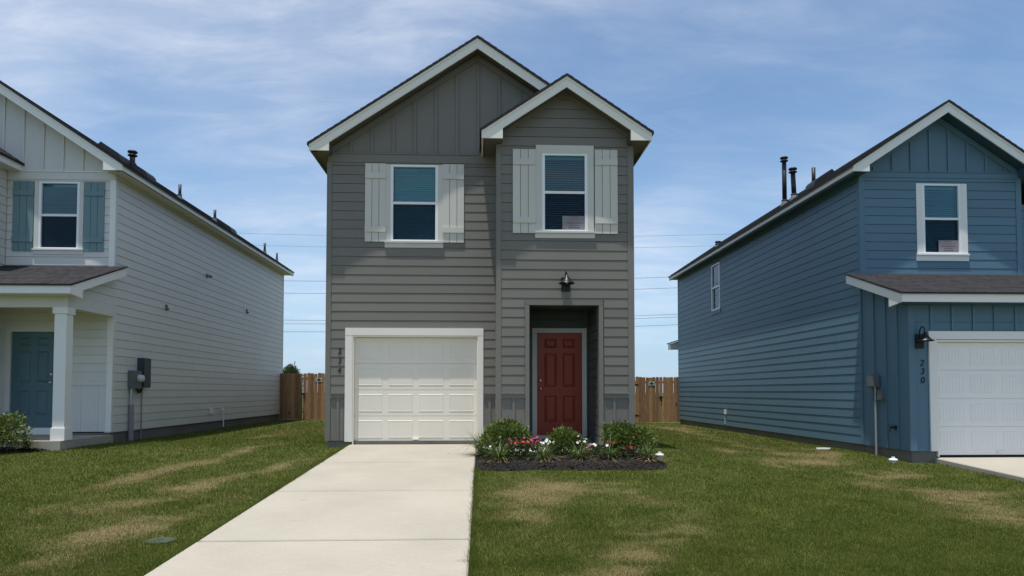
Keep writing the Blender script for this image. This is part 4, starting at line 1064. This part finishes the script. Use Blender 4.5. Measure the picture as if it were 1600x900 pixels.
# ------------------------------------------------------------------ cedar fences and gates behind the houses
def picket_mesh(h, seed):
    r = random.Random(seed); w = 0.1375
    m = MB().prism([(-w / 2, 0), (w / 2, 0), (w / 2, h - 0.03), (w / 2 - 0.022, h), (-w / 2 + 0.022, h), (-w / 2, h - 0.03)], 'y', -0.009, 0.009)
    me = bpy.data.meshes.new('picket'); me.from_pydata(m.v, [], m.f)
    bm = bmesh.new(); bm.from_mesh(me); bmesh.ops.recalc_face_normals(bm, faces=bm.faces); bm.to_mesh(me); bm.free()
    me.materials.append(MT['cedar']); return me
PM = picket_mesh(1.80, 1)
def fence(name, x0, x1, zb, y, label, gate=None, group='cedar fencing between the houses'):
    t = thing(name, ((x0 + x1) / 2, y, zb), label, 'gate' if gate else 'fence', group)
    n = max(1, round((x1 - x0) / 0.142)); s = (x1 - x0) / n
    for i in range(n):
        o = link('picket', PM, (x0 + s * (i + 0.5), y + random.uniform(-0.007, 0.004), zb + random.uniform(-0.008, 0.010)), t)
        o.rotation_euler = (0, random.uniform(-0.006, 0.006), 0); o.scale = (s / 0.142, 1, random.uniform(0.992, 1.008))
    for z in (0.25, 0.95, 1.55): bx('rail', 'cedar', t, x0, x1, y + 0.012, y + 0.05, zb + z, zb + z + 0.085)
    if gate:
        hx, lx, sx = gate
        for z in (0.28, 1.50):
            sg = 1 if lx > hx else -1
            MB().prism([(hx, zb + z - 0.05), (hx + sg * 0.05, zb + z - 0.05), (hx + sg * 0.26, zb + z), (hx + sg * 0.05, zb + z + 0.05), (hx, zb + z + 0.05)], 'y', y - 0.022, y - 0.0125).build('strap_hinge', 'black', t)
        MB().box(lx - 0.10, lx + 0.04, y - 0.035, y - 0.0125, zb + 0.98, zb + 1.03).box(lx - 0.03, lx + 0.0, y - 0.04, y - 0.013, zb + 0.84, zb + 0.979).build('latch', 'black', t)
        sg = bx('gate_sign', 'signgreen', t, sx - 0.125, sx + 0.125, y - 0.02, y - 0.0125, zb + 1.47, zb + 1.62)
        MB().lathe([(0.055, 0.0), (0.055, 0.002)], (sx, y - 0.0205, zb + 1.55), 12, 'y', -1).build('emblem', 'darkbox', sg)
        bx('print_bar', 'darkbox', sg, sx - 0.10, sx + 0.10, y - 0.0215, y - 0.0205, zb + 1.52, zb + 1.555)
    return t
FY = 28.05
fence('wooden_fence', -8.0, -6.955, -0.05, FY, 'short run of cedar fence beside the white house')
fence('wooden_gate', -6.935, -5.70, -0.05, FY, 'cedar picket gate between white and grey houses', (-5.72, -6.90, -6.33))
fence('wooden_fence', -5.68, -3.05, -0.05, FY, 'cedar fence run behind the grey house on the white house side')
fence('wooden_fence', 2.89, 5.96, -0.19, FY, 'cedar fence run behind the grey house on the blue house side')
fence('wooden_gate', 5.99, 7.21, -0.19, FY, 'cedar picket gate with strap hinges between grey and blue houses', (6.02, 7.17, 6.78))
fence('wooden_fence', 7.235, 7.94, -0.185, FY, 'short run of cedar fence beside the blue house')

# ------------------------------------------------------------------ overhead cables
for za, zb_, nm in ((16.33, 16.74, 'uppermost'), (15.19, 15.58, 'second from the top'), (11.79, 12.51, 'third from the top'), (10.59, 11.39, 'fourth from the top'), (7.96, 8.72, 'fifth from the top, upper of a close pair'), (7.60, 8.44, 'lower of the close pair'), (6.83, 7.67, 'lowest')):
    s = (zb_ - za) / 36.0
    pts = [(x, 70 + 0.02 * x, za + s * (x + 18.9) + 0.0006 * (x * x - 340)) for x in np.linspace(-64, 64, 25)]
    tag(MB().tube(pts, 0.013 if za > 15 else 0.02, 5).build('power_line', 'wire'), 'thin overhead cable behind the houses, ' + nm, 'cable', 'overhead cables')

# ------------------------------------------------------------------ plants
def leaf_cloud(name, centre, rad, n, size, mat, parent, seed, flat=0.5, lump=0.22, hollow=0.55):
    r = np.random.default_rng(seed)
    d = r.normal(size=(n, 3)); d /= np.linalg.norm(d, axis=1)[:, None]
    d[:, 2] = np.where(d[:, 2] < -0.55, -d[:, 2], d[:, 2])
    lb = r.normal(size=(14, 3)); lb /= np.linalg.norm(lb, axis=1)[:, None]; lw = r.uniform(-lump, lump, 14)
    k = 1 + (np.exp(-((d[:, None, :] - lb[None]) ** 2).sum(2) * 4) * lw).sum(1)
    rr = hollow + (1 - hollow) * r.random(n) ** 0.5
    stray = r.random(n) < 0.12
    rr = np.where(stray, rr * r.uniform(1.0, 1.25, n), rr)
    p = np.array(centre) + d * (np.array(rad) * (k * rr)[:, None])
    p = p[p[:, 2] > centre[2] - rad[2] * 0.92]; n = len(p); d = d[:n]
    out = d + r.normal(size=(n, 3)) * 0.55 + np.array([0, 0, 0.35]); out /= np.linalg.norm(out, axis=1)[:, None]
    side = np.cross(out, r.normal(size=(n, 3))); side /= np.linalg.norm(side, axis=1)[:, None]
    nrm = np.cross(side, out)
    L = size * r.uniform(0.6, 1.25, n)[:, None]
    W = L * flat * 0.5
    v = np.stack([p, p + out * L * 0.5 + side * W + nrm * L * 0.08, p + out * L, p + out * L * 0.5 - side * W + nrm * L * 0.08], 1).reshape(-1, 3)
    f_ = np.arange(n * 4).reshape(-1, 4)
    c = np.array([centre[0], centre[1], centre[2] - rad[2]])
    return link(name, np_mesh(name, v - c, f_, mat), c, parent)
def shrub(x, y, rx, rz, label, seed, n=2200, size=0.045, group=None, cz=None):
    z = float(ground_z(x, y))
    t = thing('shrub', (x, y, z), label, 'shrub', group)
    m = MB(); rr = random.Random(seed)
    for i in range(9):
        a = rr.uniform(0, 6.28); q = rr.uniform(0.3, 0.75)
        m.tube([(x, y, z - 0.03), (x + math.cos(a) * rx * q * 0.4, y + math.sin(a) * rx * q * 0.4, z + rz * 0.7), (x + math.cos(a) * rx * q, y + math.sin(a) * rx * q, z + rz * 1.45)], 0.009, 5, 0.004)
    m.build('stem', 'twig', t)
    leaf_cloud('foliage', (x, y, z + rz * 0.98), (rx, rx * 0.9, rz), n, size, 'shrub', t, seed, 0.55, 0.40, 0.22)
    return t
def strap_plant(x, y, r_, hgt, label, seed, dry=0.35, n=210, name='strap_leaf_plant', zoff=0.0):
    z = float(ground_z(x, y)) + 0.085 + zoff
    t = thing(name, (x, y, z), label, 'plant', 'strap-leaved plants')
    for part, mt, cnt, low in (('green_leaves', 'lily', int(n * (1 - dry)), 0.0), ('dry_leaves', 'lilydry', int(n * dry), 0.8)):
        r = np.random.default_rng(seed + (7 if low else 0)); vs, fs = [], []
        for i in range(cnt):
            a = r.uniform(0, 2 * math.pi); w = r.uniform(0.0035, 0.0075); seg = 6; b = len(vs)
            c, s = math.cos(a), math.sin(a)
            if low: L, e0, bend = r_ * r.uniform(0.7, 1.5), r.uniform(0.1, 0.75), r.uniform(0.9, 2.0)
            else: L, e0, bend = hgt * r.uniform(0.7, 1.35), r.uniform(0.75, 1.5), r.uniform(0.6, 2.1)
            px, py, pz = x + c * 0.02 * r.random(), y + s * 0.02 * r.random(), z - 0.02
            tw = r.uniform(-0.5, 0.5)
            for k in range(seg + 1):
                u = k / seg; el = e0 - bend * u; ww = w * (1 - u ** 2 * 0.9)
                aa = a + tw * u; c2, s2 = math.cos(aa), math.sin(aa)
                vs += [(px - s2 * ww, py + c2 * ww, pz), (px + s2 * ww, py - c2 * ww, pz)]
                if k: fs.append((b + 2 * k - 2, b + 2 * k - 1, b + 2 * k + 1, b + 2 * k))
                px, py, pz = px + c2 * math.cos(el) * L / seg, py + s2 * math.cos(el) * L / seg, max(pz + math.sin(el) * L / seg, z - 0.005 + 0.012 * r.random())
        if fs:
            v = np.array(vs) - np.array([x, y, z]); link(part, np_mesh(part, v, np.array(fs), mt), (x, y, z), t)
    return t
def flower_plant(x, y, mat, label, seed, nf=9, spread=0.15, hgt=0.24, size=0.027):
    hgt = hgt * random.Random(seed).uniform(0.65, 1.35); z = float(ground_z(x, y)) + 0.085
    t = thing('flowering_plant', (x, y, z), label, 'flowers', 'bedding flowers')
    leaf_cloud('foliage', (x, y, z + hgt * 0.42), (spread, spread, hgt * 0.45), 160, 0.05, 'flowerleaf', t, seed, 0.6)
    r = random.Random(seed)
    for i in range(nf):
        a, q = r.uniform(0, 6.28), spread * r.random() ** 0.6
        c = Vector((x + math.cos(a) * q, y + math.sin(a) * q - 0.02, z + hgt * r.uniform(0.75, 1.1)))
        nrm = Vector((r.uniform(-0.5, 0.5), r.uniform(-0.9, -0.1), r.uniform(0.4, 1.0))).normalized()
        e1 = nrm.orthogonal().normalized(); e2 = nrm.cross(e1); m = MB(); s = size * r.uniform(0.75, 1.2)
        for k in range(5):
            th = 2 * math.pi * k / 5 + r.random() * 0.3
            d1 = e1 * math.cos(th) + e2 * math.sin(th); d2 = nrm.cross(d1)
            b = len(m.v)
            m.v += [tuple(c), tuple(c + d1 * s * 0.6 + d2 * s * 0.42 + nrm * s * 0.15), tuple(c + d1 * s + nrm * s * 0.05), tuple(c + d1 * s * 0.6 - d2 * s * 0.42 + nrm * s * 0.15)]
            m.f.append((b, b + 1, b + 2, b + 3))
        m.build('flower', mat, t)
    return t
# mulch beds
def bed(name, poly, hgt, label_n, seed, nchips):
    """raised mound of bark with loose chips; poly in x,y"""
    Q = []
    for k in range(len(poly)):
        pa, pb = np.array(poly[k]), np.array(poly[(k + 1) % len(poly)])
        m_ = max(1, int(np.hypot(*(pb - pa)) / 0.09))
        for u_ in range(m_):
            p_ = pa + (pb - pa) * u_ / m_
            if p_[1] < 12.5 or seed != 21: p_ = p_ + np.array([0.05, 0.10]) * (float(vnoise(np.array(p_[0] * 1.0), np.array(p_[1]), 0.21, 17)) - 0.5) * (0 if p_[0] < 0.05 and seed == 21 else 1)
            Q.append(p_)
    P = np.array(Q); c = P.mean(0); rings = 9
    vs, fs = [], []
    n = len(P)
    for k in range(rings + 1):
        s = 1 - k / rings
        for p in P:
            q = c + (p - c) * s
            e = 1 - (1 - min(1, (1 - s) * 3.0)) ** 2
            vs.append((q[0], q[1], float(ground_z(q[0], q[1])) - 0.02 + hgt * e + 0.05 * (float(vnoise(np.array(q[0]), np.array(q[1]), 0.13, 4)) - 0.5)))
    for k in range(rings):
        for i_ in range(n):
            a, b = k * n + i_, k * n + (i_ + 1) % n
            fs.append((a, b, b + n, a + n))
    o = link(name, np_mesh(name, np.array(vs), np.array(fs), 'mulch', (), True), (0, 0, 0), None, 'stuff')
    r = np.random.default_rng(seed)
    t = np.sqrt(r.random(nchips)); i0 = r.integers(0, n, nchips); fr_ = r.random(nchips)[:, None]
    edge = P[i0] * (1 - fr_) + P[(i0 + 1) % n] * fr_
    q = c + (edge - c) * (t * 1.01)[:, None]
    e = 1 - (1 - np.minimum(1, (1 - t) * 3.0)) ** 2
    z = ground_z(q[:, 0], q[:, 1]) - 0.015 + hgt * e
    L, W = r.uniform(0.012, 0.055, nchips), r.uniform(0.005, 0.014, nchips)
    an, ti = r.uniform(0, math.pi, nchips), r.uniform(-0.5, 0.5, nchips)
    dx, dy, dzv = np.cos(an) * np.cos(ti) * L, np.sin(an) * np.cos(ti) * L, np.sin(ti) * L
    sx, sy = -np.sin(an) * W, np.cos(an) * W
    base = np.stack([q[:, 0], q[:, 1], z + r.uniform(0, 0.02, nchips)], 1)
    D, S = np.stack([dx, dy, dzv], 1), np.stack([sx, sy, r.uniform(-0.006, 0.006, nchips)], 1)
    U = np.array([0, 0, 0.011])
    v = np.stack([base - D - S, base + D - S * 0.7, base + D + S * 0.7, base - D + S, base - D * .8 - S * .8 + U, base + D * .8 - S * .6 + U, base + D * .8 + S * .6 + U, base - D * .8 + S * .8 + U], 1).reshape(-1, 3)
    k = np.arange(nchips)[:, None] * 8
    f_ = np.concatenate([k + np.array([[4, 5, 6, 7]]), k + np.array([[0, 1, 5, 4]]), k + np.array([[1, 2, 6, 5]]), k + np.array([[2, 3, 7, 6]]), k + np.array([[3, 0, 4, 7]])])
    link('bark_chips', np_mesh('bark_chips', v, f_, 'chip'), (0, 0, 0), o, 'stuff')
    o['label'] = label_n
    return o
BED = [(-0.085, 11.05), (0.3, 10.95), (0.9, 11.02), (1.5, 10.98), (2.1, 10.97), (2.6, 10.90), (2.85, 11.05), (3.0, 11.5), (3.02, 12.1), (2.95, 12.8), (2.9, 13.27), (2.31, 13.27), (2.3, 12.595), (1.2, 12.595), (-0.085, 12.59)]
bed('mulch_bed', BED, 0.09, 'dark bark mulch bed in front of the entry bay', 21, 12000)
BED2 = [(-10.5, 13.5), (-9.6, 12.95), (-8.8, 13.0), (-8.3, 13.25), (-7.95, 13.5), (-8.6, 13.56), (-10.5, 13.6)]
bed('mulch_bed', BED2, 0.06, 'dark bark mulch bed below the white porch', 22, 3000)
shrub(0.42, 12.15, 0.42, 0.33, 'rounded green shrub beside the cream garage door', 31, 4300, 0.058, 'shrubs in the flower bed')
shrub(1.45, 12.2, 0.36, 0.25, 'low green shrub in front of the red door', 32, 3400, 0.055, 'shrubs in the flower bed')
shrub(2.50, 12.02, 0.45, 0.32, 'leafy green shrub at the corner of the entry bay, by the lawn', 33, 4500, 0.058, 'shrubs in the flower bed')
shrub(-8.75, 13.22, 0.42, 0.33, 'dark green shrub in front of the teal door', 34, 3200, 0.058)
for x, y, r_, hg, dr, lb, sd in ((0.02, 12.42, 0.32, 0.50, 0.15, 'strap-leaved plant between garage door and rounded shrub', 41), (0.29, 11.45, 0.36, 0.40, 0.35, 'strap-leaved plant at the driveway end of the bed', 42),
                                 (1.02, 11.50, 0.34, 0.36, 0.5, 'half-dried strap plant below the white flowers', 43), (1.58, 11.55, 0.34, 0.37, 0.4, 'strap-leaved plant below the low middle shrub', 44),
                                 (2.08, 11.50, 0.36, 0.38, 0.4, 'strap-leaved plant below the red geranium-like flowers', 45), (2.72, 11.50, 0.36, 0.34, 0.45, 'strap-leaved plant at the lawn end of the bed', 46)):
    strap_plant(x, y, r_, hg, lb, sd, dr)
strap_plant(-8.28, 13.36, 0.24, 0.30, 'strap-leaved plant beside the white porch post', 47, 0.3, 150)
strap_plant(-8.72, 12.98, 0.20, 0.16, 'half-dried strap plant in the bed below the teal door', 48, 0.6, 120)
for x, y, mt, lb, sd, nf in ((0.78, 12.05, 'petdark', 'deep red flowers behind the pink ones near the porch', 51, 13), (0.86, 11.82, 'petpink', 'bright magenta flowers left of the white ones', 52, 9), (1.10, 11.95, 'petwhite', 'dense white flowers below the red door', 53, 14),
                             (0.62, 11.55, 'petred', 'red flowers between two strap-leaved plants at mulch edge', 54, 8), (0.74, 11.48, 'petwhite', 'few white flowers beside the red ones at the mulch edge', 55, 4), (1.66, 11.98, 'petwhite', 'small white flowers beside the low middle shrub', 56, 7),
                             (1.86, 11.95, 'petpink', 'pink flowers between the low middle shrub and the red cluster', 57, 9), (2.24, 11.85, 'petred', 'cluster of vivid red flowers in front of the corner shrub', 58, 15), (2.42, 11.55, 'petdark', 'deep red flowers low in front of the corner shrub', 59, 9),
                             (0.12, 11.75, 'petwhite', 'white flowers beside the driveway', 60, 5), (1.95, 11.60, 'petwhite', 'few white flowers below the pink ones', 61, 3), (0.52, 11.72, 'petdark', 'deep red flowers under the rounded shrub', 62, 7)):
    flower_plant(x, y, mt, lb, sd, nf)
# tree top behind the fence
tz = float(ground_z(-12.2, 46))
t = thing('tree', (-12.2, 46, tz), 'small green tree showing over the cedar fence by the white house', 'tree')
MB().tube([(-12.2, 46, tz - 0.1), (-12.15, 46, 0.7), (-12.2, 46, 1.8)], 0.09, 8, 0.04).build('trunk', 'twig', t)
leaf_cloud('crown', (-12.2, 46, 1.7), (0.75, 0.75, 1.05), 2600, 0.14, 'tree', t, 77, 0.5, 0.4, 0.3)

# ------------------------------------------------------------------ lawn blades
def inside(px, py, x0, x1, y0, y1): return (px > x0) & (px < x1) & (py > y0) & (py < y1)
def in_poly(px, py, poly):
    r = np.zeros(len(px), bool); n = len(poly)
    for k in range(n):
        (xa, ya), (xb, yb_) = poly[k], poly[(k + 1) % n]
        c = ((ya > py) != (yb_ > py)) & (px < (xb - xa) * (py - ya) / (yb_ - ya + 1e-12) + xa)
        r ^= c
    return r
def make_blades(n):
    # denser towards the viewer's end of the lawn, thinner but wider blades further back
    u_ = rng.random(n)
    ya, yb_ = 4.6, 28.0
    yy = 1 / (1 / ya + u_ * (1 / yb_ - 1 / ya))
    xx = (rng.random(n) * 2 - 1) * (yy * 0.80 + 1.6)
    k = ~inside(xx, yy, DX0 - 0.005, DX1 + 0.005, 0, 14.1) & ~inside(xx, yy, GX0, GX1, GY - 0.02, 29) & ~inside(xx, yy, BX0, GX1, BY - 0.02, 29) & ~inside(xx, yy, DX1 - .01, 2.32, 12.55, 13.5)
    k &= ~((xx < LX + 0.05) & (yy > 13.5)) & ~((xx > RX - 0.01) & (yy > RGY)) & ~inside(xx, yy, 8.24, 10.8, 0, 12.8)
    k &= ~in_poly(xx, yy, BED) & ~in_poly(xx, yy, BED2) & ~inside(xx, yy, vx - .09, vx + .10, vy - .08, vy + .09)
    # longer untrimmed blades along the concrete edges
    ne = 16000
    ey = rng.uniform(4.6, 14.0, ne); side = rng.random(ne) < 0.5
    ex = np.where(side, DX0 - 0.004 - 0.05 * rng.random(ne) ** 2, DX1 + 0.004 + 0.05 * rng.random(ne) ** 2)
    ek = ~((~side) & (ey > 10.95))
    xx, yy = np.concatenate([xx[k], ex[ek]]), np.concatenate([yy[k], ey[ek]])
    n_edge = int(ek.sum())
    long = np.concatenate([np.ones(len(xx) - n_edge), rng.uniform(1.6, 3.2, n_edge)])
    d = dryness(xx, yy)
    keep = rng.random(len(xx)) > np.clip(d - 0.35, 0, 0.5)
    xx, yy, d, long = xx[keep], yy[keep], d[keep], long[keep]; n = len(xx)
    zz = ground_z(xx, yy)
    far = np.clip(yy / 7.0, 0.8, 3.2)
    h = rng.uniform(0.014, 0.034, n) * (0.85 + 0.5 * vnoise(xx, yy, 0.35, 12)) * np.where(d > 0.6, 0.75, 1.0) * (0.8 + 0.2 * far) * long
    w = rng.uniform(0.0018, 0.0036, n) * far
    an = rng.uniform(0, 2 * math.pi, n); ln = rng.uniform(0.0, 0.9, n) ** 1.3
    la = rng.uniform(0, 2 * math.pi, n)
    sx, sy = np.cos(an) * w, np.sin(an) * w
    tx, ty = np.cos(la) * ln * h, np.sin(la) * ln * h
    V = np.stack([np.stack([xx - sx, yy - sy, zz - 0.006], 1), np.stack([xx + sx, yy + sy, zz - 0.006], 1), np.stack([xx + tx, yy + ty, zz + h], 1)], 1).reshape(-1, 3)
    me = np_mesh('lawn_grass', V, np.arange(n * 3).reshape(-1, 3), 'blade', [('dry', np.repeat(d, 3))])
    o = link('lawn_grass', me, (0, 0, 0), None, 'stuff'); o['label'] = 'short mown patchy lawn grass'; o['category'] = 'grass'
    return o
make_blades(1300000)
